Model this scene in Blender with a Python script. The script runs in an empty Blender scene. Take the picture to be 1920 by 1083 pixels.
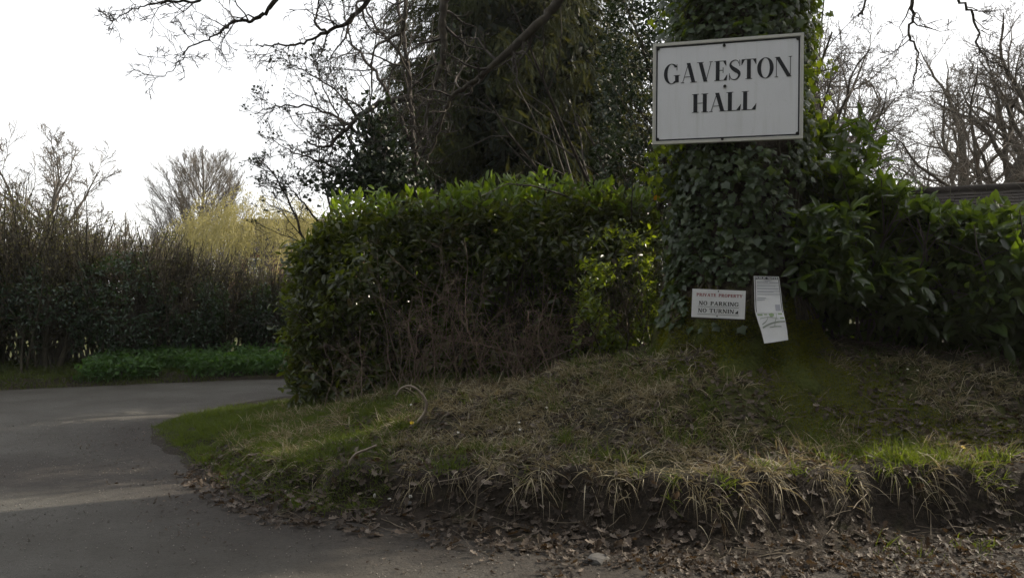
import bpy, math
import numpy as np
from mathutils import Matrix, Vector

SC = bpy.context.scene
COL = SC.collection
F_PX, HOR, CAMH = 1440.0, 545.0, 1.6          # focal length in photo pixels, horizon row, eye height

# ------------------------------------------------------------------ camera, sky, sun, exposure
cam_d = bpy.data.cameras.new('camera'); cam = bpy.data.objects.new('camera', cam_d); COL.objects.link(cam)
cam_d.sensor_width = 36.0; cam_d.lens = 36.0 * F_PX / 1920.0
cam_d.clip_start = 0.05; cam_d.clip_end = 2000
cam.location = (0, 0, CAMH)
cam.rotation_euler = (math.radians(90) + math.atan((HOR - 541.5) / F_PX), 0, 0)
SC.camera = cam

SUN_AZ, SUN_EL = math.radians(66), math.radians(33)     # azimuth clockwise from +Y (the view direction)
world = bpy.data.worlds.new('World'); SC.world = world; world.use_nodes = True
wn = world.node_tree.nodes; wl = world.node_tree.links
bg = wn['Background']
sky = wn.new('ShaderNodeTexSky'); sky.sky_type = 'NISHITA'; sky.sun_disc = False
sky.sun_elevation = SUN_EL; sky.sun_rotation = SUN_AZ
sky.air_density = 1.0; sky.dust_density = 3.0; sky.ozone_density = 1.0; sky.altitude = 50
veil = wn.new('ShaderNodeMix'); veil.data_type = 'RGBA'; veil.inputs[0].default_value = 0.72      # thin bright cloud veil over the whole sky
veil.inputs[7].default_value = (11.0, 10.9, 10.8, 1)
wl.new(sky.outputs[0], veil.inputs[6]); wl.new(veil.outputs[2], bg.inputs[0]); bg.inputs[1].default_value = 0.118

sun_d = bpy.data.lights.new('sun', 'SUN'); sun = bpy.data.objects.new('sun', sun_d); COL.objects.link(sun)
sun_d.energy = 5.0; sun_d.angle = math.radians(0.6); sun_d.color = (1.0, 0.89, 0.72)
SUNV = np.array([math.sin(SUN_AZ)*math.cos(SUN_EL), math.cos(SUN_AZ)*math.cos(SUN_EL), math.sin(SUN_EL)])
sun.rotation_euler = Vector(SUNV).to_track_quat('Z', 'Y').to_euler()
sun.location = (20, 20, 30)

vs = SC.view_settings
SC.display_settings.display_device = 'sRGB'
vs.view_transform = 'Standard'; vs.look = 'None'; vs.gamma = 1.0; vs.exposure = 0.4; vs.use_curve_mapping = False
SC.render.engine = 'CYCLES'
cy = SC.cycles
cy.use_denoising = True
try: cy.denoiser = 'OPENIMAGEDENOISE'
except Exception: pass
cy.max_bounces = 8; cy.diffuse_bounces = 4; cy.glossy_bounces = 2; cy.transmission_bounces = 4; cy.transparent_max_bounces = 4
cy.sample_clamp_indirect = 6.0; cy.use_adaptive_sampling = True; cy.adaptive_threshold = 0.02

# ------------------------------------------------------------------ helpers
def P(px, py, d):
    """photo pixel at distance d (metres along the view axis) -> world point"""
    return np.array([(px - 960.0)/F_PX*d, d, CAMH - (py - HOR)/F_PX*d])
def PL(pts, d=None):
    return np.array([P(p[0], p[1], p[2] if len(p) > 2 else d) for p in pts])
def nrm(v):
    return v/np.maximum(np.linalg.norm(v, axis=-1, keepdims=True), 1e-9)
def sstep(a, b, x):
    t = np.clip((x - a)/(b - a), 0, 1); return t*t*(3 - 2*t)

class MB:
    """collects vertex / face arrays and links them as one mesh object"""
    def __init__(s): s.v = []; s.f = []; s.r = []; s.n = 0
    def add(s, verts, faces, rnd=0.0):
        verts = np.asarray(verts, float).reshape(-1, 3)
        if isinstance(faces, np.ndarray): faces = [faces]
        for f in faces:
            f = np.asarray(f, np.int64)
            if len(f): s.f.append(f + s.n)
        s.v.append(verts); r = np.empty(len(verts)); r[:] = rnd; s.r.append(r); s.n += len(verts)
        return s
    def poly(s, verts, faces, rnd=0.0):
        by = {}
        for f in faces: by.setdefault(len(f), []).append(f)
        return s.add(verts, [np.array(x) for x in by.values()], rnd)
    def mesh(s, name, smooth=False):
        me = bpy.data.meshes.new(name)
        v = np.concatenate(s.v); me.vertices.add(len(v)); me.vertices.foreach_set('co', v.astype(np.float32).ravel())
        idx = np.concatenate([f.ravel() for f in s.f]); tot = np.concatenate([np.full(len(f), f.shape[1]) for f in s.f])
        st = np.concatenate([[0], np.cumsum(tot)[:-1]])
        me.loops.add(len(idx)); me.loops.foreach_set('vertex_index', idx.astype(np.int32))
        me.polygons.add(len(tot)); me.polygons.foreach_set('loop_start', st.astype(np.int32))
        me.polygons.foreach_set('loop_total', tot.astype(np.int32))
        me.polygons.foreach_set('use_smooth', np.full(len(tot), smooth))
        a = me.attributes.new('rnd', 'FLOAT', 'POINT'); a.data.foreach_set('value', np.concatenate(s.r).astype(np.float32))
        me.update(calc_edges=True); me.validate()
        return me
    def build(s, name, mat, parent=None, smooth=False, kind=None):
        return link(name, s.mesh(name, smooth), mat, parent, kind)

def link(name, me, mat=None, parent=None, kind=None):
    o = bpy.data.objects.new(name, me); COL.objects.link(o)
    if mat is not None and not me.materials: me.materials.append(mat)
    if parent is not None:
        o.parent = parent; o.matrix_parent_inverse = inv(parent)
    if kind: o['kind'] = kind
    return o
def inv(p):
    m = Matrix.Translation(p.location)
    if p.parent is not None: m = p.parent_m @ m if False else m
    return m.inverted() if p.type == 'EMPTY' else Matrix.Identity(4)
def tag(o, label, cat, group=None):
    o['label'] = label; o['category'] = cat
    if group: o['group'] = group
    return o
def thing(name, label, cat, loc, group=None):
    o = bpy.data.objects.new(name, None); COL.objects.link(o); o.location = Vector([float(x) for x in loc])
    o.empty_display_size = 0.1
    return tag(o, label, cat, group)

# ---- shapes
def box(mb, c, s, R=None, rnd=0.0):
    c = np.asarray(c, float); s = np.asarray(s, float)/2
    v = np.array([[x, y, z] for x in (-1, 1) for y in (-1, 1) for z in (-1, 1)], float)*s
    if R is not None: v = v @ np.asarray(R).T
    f = np.array([[0,1,3,2],[4,6,7,5],[0,4,5,1],[2,3,7,6],[0,2,6,4],[1,5,7,3]])
    return mb.add(v + c, f, rnd)

def tubes(mb, pts, rad, sides=5, rnd=None, cap=False):
    pts = np.asarray(pts, float); rad = np.asarray(rad, float)
    if pts.ndim == 2: pts = pts[None]; rad = rad[None]
    N, Pn, _ = pts.shape
    T = nrm(np.gradient(pts, axis=1))
    ax = nrm(pts[:, -1] - pts[:, 0])
    ref = np.where(np.abs(ax[:, 2:3]) < 0.8, np.array([[0, 0, 1.0]]), np.array([[1.0, 0, 0]]))
    u = nrm(np.cross(ref, ax)); u = np.repeat(u[:, None], Pn, 1)
    u = nrm(u - (u*T).sum(-1, keepdims=True)*T); w = np.cross(T, u)
    a = np.arange(sides)*2*math.pi/sides
    ring = u[:, :, None]*np.cos(a)[None, None, :, None] + w[:, :, None]*np.sin(a)[None, None, :, None]
    v = pts[:, :, None] + ring*rad[:, :, None, None]
    n0 = (np.arange(N)*Pn*sides)[:, None, None]; p0 = (np.arange(Pn-1)*sides)[None, :, None]; k = np.arange(sides)[None, None]
    k2 = (k + 1) % sides
    f = np.stack([n0+p0+k, n0+p0+k2, n0+p0+sides+k2, n0+p0+sides+k], -1).reshape(-1, 4)
    fs = [f]
    if cap:
        fs.append((n0[:, 0, 0][:, None] + (Pn-1)*sides + np.arange(sides)[None]))
        fs.append((n0[:, 0, 0][:, None] + np.arange(sides)[None, ::-1]))
    r = 0.0 if rnd is None else np.repeat(np.asarray(rnd), Pn*sides)
    mb.add(v.reshape(-1, 3), fs, r)
    return mb

def catmull(p, n):
    p = np.asarray(p, float); q = np.vstack([2*p[0]-p[1], p, 2*p[-1]-p[-2]])
    m = len(p) - 1; t = np.linspace(0, m, n); i = np.minimum(t.astype(int), m-1); u = (t - i)[:, None]
    a, b, c, d = q[i], q[i+1], q[i+2], q[i+3]
    return 0.5*(2*b + (c-a)*u + (2*a-5*b+4*c-d)*u*u + (3*b-a-3*c+d)*u**3)

def walk(start, dirs, length, n, wig, up, rng):
    """N wandering polylines of n points; up > 0 bends them to the sky, < 0 to the ground"""
    start = np.asarray(start, float); d = nrm(np.asarray(dirs, float)); N = len(start)
    length = np.broadcast_to(np.asarray(length, float), (N,)); up = np.broadcast_to(np.asarray(up, float), (N,))
    out = [start]; p = start
    for i in range(n-1):
        d = nrm(d + wig*rng.normal(size=(N, 3)) + (up[:, None]/(n-1))*np.array([0, 0, 1.0]))
        p = p + d*(length/(n-1))[:, None]; out.append(p)
    return np.stack(out, 1)

def sprout(pts, rad, k, rng, t0=0.2, t1=0.98, ang=0.8, asd=0.25, ratio=0.55, n=5, wig=0.2, up=0.1, rr=0.6, tip=0.15, lenmin=0.05, bias=None):
    """k children along each parent polyline; returns points and radii"""
    N, Pn, _ = pts.shape
    L = np.linalg.norm(np.diff(pts, axis=1), axis=-1).sum(1)
    t = t0 + (t1-t0)*((np.arange(k)[None] + rng.random((N, k)))/k)
    x = t*(Pn-1); i = np.minimum(x.astype(int), Pn-2); fr = (x - i)[..., None]
    rows = np.arange(N)[:, None]
    a, b = pts[rows, i], pts[rows, i+1]
    pos = a + (b-a)*fr; T = nrm(b-a)
    r = rad[rows, i] + (rad[rows, i+1]-rad[rows, i])*fr[..., 0]
    q = nrm(np.cross(T, rng.normal(size=T.shape)))
    if bias is not None: q = nrm(q + np.asarray(bias))
    al = np.clip(ang + asd*rng.normal(size=t.shape), 0.15, 1.6)[..., None]
    d = T*np.cos(al) + q*np.sin(al)
    ln = np.maximum(L[:, None]*ratio*(1.15-0.75*t)*(0.6+0.7*rng.random(t.shape)), lenmin)
    c = walk(pos.reshape(-1, 3), d.reshape(-1, 3), ln.reshape(-1), n, wig, up, rng)
    r0 = np.minimum(r*rr, r).reshape(-1, 1)
    cr = r0*np.linspace(1, tip, n)[None]
    return c, cr

def frames(axis, normal):
    y = nrm(axis); x = nrm(np.cross(y, normal)); z = np.cross(x, y)
    return np.stack([x, y, z], -1)             # columns x, y, z

def scatter(mb, tmpl, pos, R, scale, rnd):
    tv, tf = tmpl; M = len(pos); V = len(tv)
    scale = np.asarray(scale, float)
    if scale.ndim == 1: scale = scale[:, None]
    loc = tv[None]*scale[:, None, :]
    v = np.einsum('mij,mvj->mvi', R, loc) + np.asarray(pos)[:, None]
    off = (np.arange(M)*V)[:, None, None]
    mb.add(v.reshape(-1, 3), [(f[None] + off).reshape(-1, f.shape[1]) for f in tf], np.repeat(rnd, V))

def leaf_tmpl(ts, ws, fold=0.08, droop=0.18):
    v = [[0, 0, 0]]; f3 = []; f4 = []
    for t, w in zip(ts, ws):
        z = -droop*t*t
        v += [[-w/2, t, z+fold], [0, t, z], [w/2, t, z+fold]]
    v.append([0, 1, -droop]); m = len(ts)
    f3 += [[0, 2, 1], [0, 3, 2]]
    for i in range(m-1):
        a = 1 + 3*i; b = a + 3
        f4 += [[a, a+1, b+1, b], [a+1, a+2, b+2, b+1]]
    a = 1 + 3*(m-1); e = len(v)-1
    f3 += [[a, a+1, e], [a+1, a+2, e]]
    fs = [np.array(f3)] + ([np.array(f4)] if f4 else [])
    return np.array(v, float), fs
LAUREL = leaf_tmpl([.22, .55, .82], [.72, 1.0, .66], .10, .16)
OVAL = leaf_tmpl([.3, .68], [.9, .85], .12, .15)
SLIM = leaf_tmpl([.35, .7], [1.0, .8], .05, .25)
def fan_tmpl(rim, zc=0.0):
    v = np.array([[0, 0.35, zc]] + [[x, y, z] for x, y, z in rim], float); n = len(rim)
    return v, [np.array([[0, 1+i, 1+(i+1) % n] for i in range(n)])]
IVY = fan_tmpl([(0,.08,0),(.30,-.05,-.04),(.36,.22,0),(.56,.42,-.08),(.30,.55,.0),(0,1,-.10),(-.30,.55,0),(-.56,.42,-.08),(-.36,.22,0),(-.30,-.05,-.04)], .05)
OAKLEAF = fan_tmpl([(0,-.1,0),(.10,.12,.05),(.28,.22,.16),(.16,.34,.05),(.36,.52,.2),(.18,.64,.06),(.26,.84,.14),(0,1,.1),
                    (-.22,.86,.1),(-.16,.66,.04),(-.37,.55,.14),(-.17,.36,.03),(-.28,.24,.2),(-.10,.10,.05)], -.02)
def frond_tmpl():
    """a drooping cypress spray: flat, forked and thin"""
    v = []; f = []
    def strip(a, b, w):
        a = np.array(a); b = np.array(b); d = nrm(b-a); s = np.array([d[1], -d[0], 0])*w
        i = len(v); v.extend([a-s, a+s, b]); f.append([i, i+1, i+2])
    strip([0, 0, 0], [0, 1, -.12], .06)
    for t, L in ((.15, .46), (.35, .5), (.55, .42), (.74, .3)):
        for sx in (-1, 1):
            b = np.array([sx*L*.62, t+L*.72, -.12*t-.08])
            strip([0, t, -.1*t], b, .055)
    return np.array(v, float), [np.array(f)]
FROND = frond_tmpl()

def blades(mb, base, dirs, length, width, droop, rng, n=4, rnd=None):
    """grass blades: curved tapering strips"""
    N = len(base); d = nrm(dirs); length = np.asarray(length)
    side = nrm(np.cross(d, rng.normal(size=d.shape)))
    t = np.linspace(0, 1, n)
    v = []
    g = np.array([0, 0, -1.0])
    for i, ti in enumerate(t):
        c = base + d*(length*ti)[:, None] + g*(droop*length*ti*ti)[:, None]
        w = (width*(1-ti**1.6)/2)[:, None]
        if i < n-1: v += [c - side*w, c + side*w]
        else: v += [c]
    v = np.stack(v, 1); V = 2*(n-1)+1
    off = (np.arange(N)*V)[:, None, None]
    q = np.array([[2*i, 2*i+1, 2*i+3, 2*i+2] for i in range(n-2)]); tr = np.array([[2*(n-2), 2*(n-2)+1, 2*(n-1)]])
    fs = [(tr[None]+off).reshape(-1, 3)]
    if len(q): fs.append((q[None]+off).reshape(-1, 4))
    r = rng.random(N) if rnd is None else rnd
    mb.add(v.reshape(-1, 3), fs, np.repeat(r, V))

# ---- value noise used for placing things (not for colour)
def vnoise(x, y, seed=0):
    x = np.asarray(x, float); y = np.asarray(y, float)
    xi = np.floor(x).astype(np.int64); yi = np.floor(y).astype(np.int64); xf = x-xi; yf = y-yi
    def h(a, b):
        n = (a*374761393 + b*668265263 + seed*982451653) & 0xffffffff
        n = ((n ^ (n >> 13))*1274126177) & 0xffffffff
        return ((n ^ (n >> 16)) & 0xffff)/65535.0
    u = xf*xf*(3-2*xf); w = yf*yf*(3-2*yf)
    return (h(xi, yi)*(1-u) + h(xi+1, yi)*u)*(1-w) + (h(xi, yi+1)*(1-u) + h(xi+1, yi+1)*u)*w
def fbm(x, y, seed=0, o=4):
    s = 0; a = .5
    for i in range(o): s = s + a*vnoise(x*2**i, y*2**i, seed+i); a *= .5
    return s

# ------------------------------------------------------------------ materials
def new_mat(name):
    m = bpy.data.materials.new(name); m.use_nodes = True
    nt = m.node_tree; b = nt.nodes['Principled BSDF']; return m, nt, b
def ramp(nt, stops, inp):
    r = nt.nodes.new('ShaderNodeValToRGB'); e = r.color_ramp.elements
    e[0].position = stops[0][0]; e[0].color = (*stops[0][1], 1); e[1].position = stops[-1][0]; e[1].color = (*stops[-1][1], 1)
    for p, c in stops[1:-1]: x = e.new(p); x.color = (*c, 1)
    nt.links.new(inp, r.inputs[0]); return r.outputs[0]
def noise(nt, scale, detail=4, rough=.55, vec=None):
    n = nt.nodes.new('ShaderNodeTexNoise'); n.inputs['Scale'].default_value = scale; n.inputs['Detail'].default_value = detail
    n.inputs['Roughness'].default_value = rough
    if vec is None:
        g = nt.nodes.new('ShaderNodeNewGeometry'); vec = g.outputs['Position']
    nt.links.new(vec, n.inputs['Vector']); return n.outputs['Fac']
def attr(nt, name):
    a = nt.nodes.new('ShaderNodeAttribute'); a.attribute_name = name; return a.outputs['Fac']
def math_(nt, op, a, b):
    m = nt.nodes.new('ShaderNodeMath'); m.operation = op
    for i, x in enumerate((a, b)):
        if isinstance(x, (int, float)): m.inputs[i].default_value = x
        elif x is not None: nt.links.new(x, m.inputs[i])
    return m.outputs[0]
def mixc(nt, fac, a, b):
    m = nt.nodes.new('ShaderNodeMix'); m.data_type = 'RGBA'
    if isinstance(fac, (int, float)): m.inputs[0].default_value = fac
    else: nt.links.new(fac, m.inputs[0])
    for i, x in ((6, a), (7, b)):
        if isinstance(x, tuple): m.inputs[i].default_value = (*x, 1)
        else: nt.links.new(x, m.inputs[i])
    return m.outputs[2]
def bump(nt, b, h, strength=.5, dist=.02):
    n = nt.nodes.new('ShaderNodeBump'); n.inputs['Strength'].default_value = strength; n.inputs['Distance'].default_value = dist
    nt.links.new(h, n.inputs['Height']); nt.links.new(n.outputs[0], b.inputs['Normal'])

def leaf_mat(name, stops, trans=None, tfac=.35, rough=.4, spec=.5):
    """leaf colour varies from leaf to leaf; light shines through the blade"""
    m, nt, b = new_mat(name)
    oi = nt.nodes.new('ShaderNodeObjectInfo')
    v = math_(nt, 'FRACT', math_(nt, 'ADD', attr(nt, 'rnd'), oi.outputs['Random']), None)
    c = ramp(nt, stops, v)
    c = mixc(nt, math_(nt, 'MULTIPLY', noise(nt, 30, 3), .35), c, tuple(x*.5 for x in stops[0][1]))
    nt.links.new(c, b.inputs['Base Color']); b.inputs['Roughness'].default_value = rough
    b.inputs['Specular IOR Level'].default_value = spec
    if trans:
        t = nt.nodes.new('ShaderNodeBsdfTranslucent'); nt.links.new(mixc(nt, v, trans, tuple(x*.7 for x in trans)), t.inputs['Color'])
        mx = nt.nodes.new('ShaderNodeMixShader'); mx.inputs[0].default_value = tfac
        nt.links.new(b.outputs[0], mx.inputs[1]); nt.links.new(t.outputs[0], mx.inputs[2])
        nt.links.new(mx.outputs[0], nt.nodes['Material Output'].inputs['Surface'])
    return m
def rough_mat(name, stops, scale=8, rough=.85, bstr=.4, bdist=.01, spec=.3, stretch=None):
    m, nt, b = new_mat(name); vec = None
    if stretch:
        g = nt.nodes.new('ShaderNodeNewGeometry'); mp = nt.nodes.new('ShaderNodeMapping'); mp.inputs['Scale'].default_value = stretch
        nt.links.new(g.outputs['Position'], mp.inputs['Vector']); vec = mp.outputs[0]
    n = noise(nt, scale, 6, .62, vec)
    nt.links.new(ramp(nt, stops, n), b.inputs['Base Color']); b.inputs['Roughness'].default_value = rough
    b.inputs['Specular IOR Level'].default_value = spec
    if bstr: bump(nt, b, noise(nt, scale*3, 6, .6, vec), bstr, bdist)
    return m
def plain_mat(name, col, rough=.5, spec=.4, metal=0.0):
    m, nt, b = new_mat(name)
    c = mixc(nt, noise(nt, 12, 4), tuple(x*.8 for x in col), col)
    nt.links.new(c, b.inputs['Base Color']); b.inputs['Roughness'].default_value = rough; b.inputs['Metallic'].default_value = metal
    b.inputs['Specular IOR Level'].default_value = spec; return m

M = {}
M['laurel'] = leaf_mat('laurel_leaf', [(0, (.022, .042, .014)), (.6, (.042, .075, .022)), (1, (.07, .11, .03))], (.19, .29, .012), .33, .26, .55)
M['hedge'] = leaf_mat('hedge_laurel_leaf', [(0, (.020, .030, .010)), (.6, (.040, .056, .016)), (.93, (.07, .085, .022)), (1, (.12, .085, .03))], (.20, .25, .012), .32, .36, .45)
M['laurel_young'] = leaf_mat('young_laurel_leaf', [(0, (.05, .10, .012)), (1, (.09, .15, .02))], (.26, .38, .015), .42, .34, .5)
M['privet'] = leaf_mat('privet_leaf', [(0, (.03, .06, .01)), (.7, (.06, .10, .015)), (1, (.10, .12, .02))], (.34, .43, .015), .42, .35, .5)
M['ivy'] = leaf_mat('ivy_leaf', [(0, (.022, .040, .020)), (.7, (.045, .075, .032)), (1, (.075, .10, .04))], (.24, .34, .015), .25, .42, .4)
M['holly'] = leaf_mat('holly_leaf', [(0, (.010, .026, .014)), (1, (.028, .055, .026))], (.16, .28, .02), .2, .3, .5)
M['hedgeleaf'] = leaf_mat('hedge_leaf', [(0, (.045, .048, .018)), (.6, (.09, .088, .036)), (1, (.19, .165, .075))], (.22, .22, .05), .3, .5, .3)
M['sunlitivy'] = leaf_mat('sunlit_ivy_leaf', [(0, (.04, .075, .015)), (1, (.09, .13, .02))], (.40, .50, .02), .45, .4, .4)  # brighter copy of the ivy, sunlight put into its colour and translucency
M['darkivy'] = leaf_mat('dark_ivy_leaf', [(0, (.008, .018, .010)), (1, (.022, .040, .018))], (.06, .10, .02), .12, .45, .35)
M['cypress'] = leaf_mat('cypress_spray', [(0, (.010, .018, .008)), (.6, (.022, .032, .012)), (1, (.050, .054, .022))], (.15, .15, .03), .26, .75, .1)
M['willow'] = leaf_mat('willow_leaf', [(0, (.25, .225, .085)), (1, (.42, .37, .16))], (.45, .40, .13), .38, .6, .2)
M['grass'] = leaf_mat('green_grass', [(0, (.022, .042, .010)), (.6, (.042, .068, .015)), (1, (.09, .10, .03))], (.22, .29, .02), .38, .5, .3)
M['straw'] = leaf_mat('dry_grass', [(0, (.09, .075, .038)), (.4, (.22, .185, .10)), (.85, (.50, .44, .30)), (1, (.62, .56, .42))], (.40, .32, .16), .3, .6, .3)
M['moss'] = leaf_mat('moss', [(0, (.07, .085, .008)), (1, (.18, .185, .016))], (.32, .32, .01), .25, .8, .1)
M['nettle'] = leaf_mat('nettle_leaf', [(0, (.035, .085, .025)), (1, (.085, .16, .045))], (.18, .36, .04), .35, .5, .3)
M['litter'] = leaf_mat('dead_oak_leaf', [(0, (.020, .014, .010)), (.5, (.052, .040, .030)), (.87, (.11, .085, .066)), (1, (.24, .20, .165))], (.20, .12, .05), .15, .65, .3)
M['orange'] = plain_mat('yellowed_leaf', (.80, .38, .01), .5)
M['bark'] = rough_mat('oak_bark', [(.3, (.020, .017, .013)), (.7, (.085, .07, .052))], 9, .9, .9, .03, .2, (1, 1, .25))
M['branch'] = rough_mat('branch_bark', [(.3, (.022, .019, .015)), (.6, (.055, .047, .035)), (.75, (.09, .085, .045))], 14, .85, .5, .006, .25)
M['twig'] = rough_mat('twig_bark', [(.3, (.022, .018, .015)), (.7, (.06, .048, .038))], 20, .75, 0, .01, .3)
M['darkwood'] = rough_mat('dark_conifer_wood', [(.3, (.012, .010, .008)), (.7, (.03, .024, .018))], 20, .85, 0, .01, .1)
M['paletwig'] = rough_mat('pale_twig_bark', [(.3, (.07, .055, .038)), (.7, (.17, .14, .10))], 20, .75, 0, .01, .3)
M['fartwig'] = rough_mat('far_twig_bark', [(.3, (.07, .06, .048)), (.7, (.14, .12, .095))], 3, .85, 0, .01, .2)
M['deadwood'] = rough_mat('dead_wood', [(.3, (.16, .13, .10)), (.7, (.30, .25, .20))], 25, .8, .5, .004, .3)
M['stem'] = rough_mat('shrub_stem', [(.3, (.035, .030, .02)), (.7, (.085, .075, .05))], 15, .8, .3, .004, .3)
M['redtwig'] = rough_mat('bramble_stem', [(.3, (.06, .04, .03)), (.7, (.17, .12, .085))], 20, .7, 0, .01, .4)

# ------------------------------------------------------------------ terrain
LIP = catmull(np.array([(16, 3.6), (9, 4.5), (5.5, 5.0), (3.43, 5.15), (2.3, 5.18), (1.52, 4.98), (.51, 5.22), (-.23, 5.43), (-1.46, 5.88),
       (-2.5, 7.05), (-3.62, 8.6), (-3.8, 9.9), (-3.2, 11.3), (-1.9, 13.9), (0, 17.2), (4, 22), (14, 31), (34, 47)]), 150)
LIPR = LIP.copy()
_wob = (fbm(np.arange(150)*.45, np.zeros(150), 5, 3)-.45)*.30
_t = nrm(np.gradient(LIP, axis=0)); LIPR = LIP + np.stack([-_t[:, 1], _t[:, 0]], -1)*_wob[:, None]*(LIP[:, 1:2] < 12)
POLY = np.vstack([LIPR, [[60, 47], [60, 3.6]]])
def sdist(x, y):
    """signed distance to the bank edge, positive on the bank"""
    x = np.asarray(x, float).ravel(); y = np.asarray(y, float).ravel()
    best = np.full(x.shape, 1e9)
    a = LIPR[:-1]; b = LIPR[1:]
    for i in range(len(a)):
        dx, dy = b[i]-a[i]; t = np.clip(((x-a[i, 0])*dx + (y-a[i, 1])*dy)/(dx*dx+dy*dy), 0, 1)
        best = np.minimum(best, np.hypot(x-a[i, 0]-t*dx, y-a[i, 1]-t*dy))
    ins = np.zeros(x.shape, bool); n = len(POLY)
    for i in range(n):
        x1, y1 = POLY[i]; x2, y2 = POLY[(i+1) % n]
        if y1 == y2: continue
        c = ((y1 > y) != (y2 > y)) & (x < (x2-x1)*(y-y1)/(y2-y1)+x1); ins ^= c
    return np.where(ins, best, -best)
TX, TY = 2.20, 7.55                                    # the big oak
def bank_h(x, y, s=None):
    sh = np.shape(x); x = np.asarray(x, float).ravel(); y = np.asarray(y, float).ravel()
    if s is None: s = sdist(x, y)
    back = sstep(8.2, 9.6, y)*(x < 6)
    lip = np.interp(x, [-4, -3.4, -2.5, -1.5, -.2, .6, 3.6, 8], [.03, .05, .11, .19, .28, .33, .34, .25])*(1-.75*back)
    amp = np.interp(x, [-4, -2.7, -1.5, 0, 1, 2.2, 4, 7], [.20, .22, .24, .30, .48, .72, .62, .5])
    face = sstep(-.19, .06, s+(fbm(x*4, y*4, 16)-.46)*.12)
    h = (.075*sstep(-.62, -.08, s)+(fbm(x*5, y*5, 14)-.46)*.05*sstep(-.7, -.4, s)-.02)*(1-.6*back) + lip*face + amp*sstep(.0, 2.0, s)*np.clip(.35+.65*sstep(0, 1.9, s), 0, 1)
    r = np.hypot(x-TX, y-TY); h = h + .10*np.exp(-(r/1.25)**2)
    h = h + (fbm(x*1.6, y*1.6, 3)-.46)*.16*sstep(0, .5, s) + (fbm(x*7, y*7, 9)-.46)*.05*sstep(-.6, .2, s)
    h = h - .05*(1-sstep(-.62, -.30, s))
    return h.reshape(sh)

FARX = [-60, -30, -15, -8.3, -4, -2.4, 3.4, 14, 34]; FARY = [-6, 4, 9.8, 12.45, 14.1, 16.4, 25.4, 36, 55]
def far_y(x): return np.interp(x, FARX, FARY)
def far_h(x, y):
    s = (np.asarray(y, float) - far_y(x))*.9
    return -.02 + .16*sstep(-.05, .30, s) + .16*sstep(.2, 1.6, s) + (fbm(x*1.3, y*1.3, 21)-.46)*.18*sstep(0, .5, s)

def grid(x0, x1, y0, y1, step):
    xs = np.arange(x0, x1+1e-6, step); ys = np.arange(y0, y1+1e-6, step)
    X, Y = np.meshgrid(xs, ys); nx, ny = len(xs), len(ys)
    i = np.arange(nx*ny).reshape(ny, nx)
    f = np.stack([i[:-1, :-1], i[:-1, 1:], i[1:, 1:], i[1:, :-1]], -1).reshape(-1, 4)
    return X.ravel(), Y.ravel(), f
def sheet(name, X, Y, Z, f, keep, mat, rnd=0.0):
    kf = f[keep[f].all(1)] if keep is not None else f
    used = np.unique(kf); mp = np.full(len(X), -1); mp[used] = np.arange(len(used))
    mb = MB(); rr = rnd[used] if isinstance(rnd, np.ndarray) else rnd
    mb.add(np.stack([X, Y, Z], -1)[used], mp[kf], rr)
    o = mb.build(name, mat, smooth=True); o['kind'] = 'structure'; return o

# ground materials
def m_road():
    m, nt, b = new_mat('worn_asphalt'); dirt_shade = attr(nt, 'rnd')
    n1 = noise(nt, 1.3, 5); n2 = noise(nt, 60, 4, .7); n3 = noise(nt, 5, 8, .72)
    asp = ramp(nt, [(.25, (.038, .036, .031)), (.75, (.10, .094, .081))], n2)
    n4 = noise(nt, 210, 3, .8); asp = mixc(nt, ramp(nt, [(.50, (0, 0, 0)), (.62, (.55, .55, .55))], n4), asp, (.19, .18, .16)); asp = mixc(nt, ramp(nt, [(.36, (.6, .6, .6)), (.46, (0, 0, 0))], n4), asp, (.018, .017, .015))
    asp = mixc(nt, ramp(nt, [(.35, (0, 0, 0)), (.65, (.75, .75, .75))], n1), asp, (.045, .040, .032))
    soil = ramp(nt, [(.3, (.016, .0135, .011)), (.7, (.052, .043, .035))], noise(nt, 26, 6, .65))  # soil tone, also colours the painted shade patch at the bend
    k = math_(nt, 'ADD', dirt_shade, math_(nt, 'MULTIPLY', math_(nt, 'SUBTRACT', n3, .5), .9))
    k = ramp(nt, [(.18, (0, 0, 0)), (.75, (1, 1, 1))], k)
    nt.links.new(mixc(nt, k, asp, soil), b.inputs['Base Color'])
    b.inputs['Roughness'].default_value = .82; b.inputs['Specular IOR Level'].default_value = .35
    bump(nt, b, math_(nt, 'ADD', n2, math_(nt, 'MULTIPLY', n3, 2.0)), .8, .02); return m
def m_bank():
    m, nt, b = new_mat('bank_soil'); g = attr(nt, 'rnd')
    n1 = noise(nt, 3.5, 6, .6); n2 = noise(nt, 26, 6, .65)
    soil = ramp(nt, [(.3, (.010, .008, .006)), (.7, (.040, .031, .023))], n2)
    green = ramp(nt, [(.3, (.024, .030, .008)), (.7, (.065, .068, .014))], n2)
    k = ramp(nt, [(.40, (0, 0, 0)), (.62, (1, 1, 1))], math_(nt, 'ADD', math_(nt, 'MULTIPLY', n1, .7), math_(nt, 'MULTIPLY', g, .45)))
    nt.links.new(mixc(nt, k, soil, green), b.inputs['Base Color'])
    b.inputs['Roughness'].default_value = .9; b.inputs['Specular IOR Level'].default_value = .2
    bump(nt, b, n2, .9, .03); return m
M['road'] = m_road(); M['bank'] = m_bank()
M['lawn'] = rough_mat('lawn', [(.3, (.05, .085, .018)), (.7, (.09, .13, .03))], 5, .9, .6, .03, .2)

X, Y, f = grid(-150, 150, -150, 150, 15)
sheet('ground', X, Y, np.full(len(X), -.09), f, None, M['lawn'])

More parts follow.
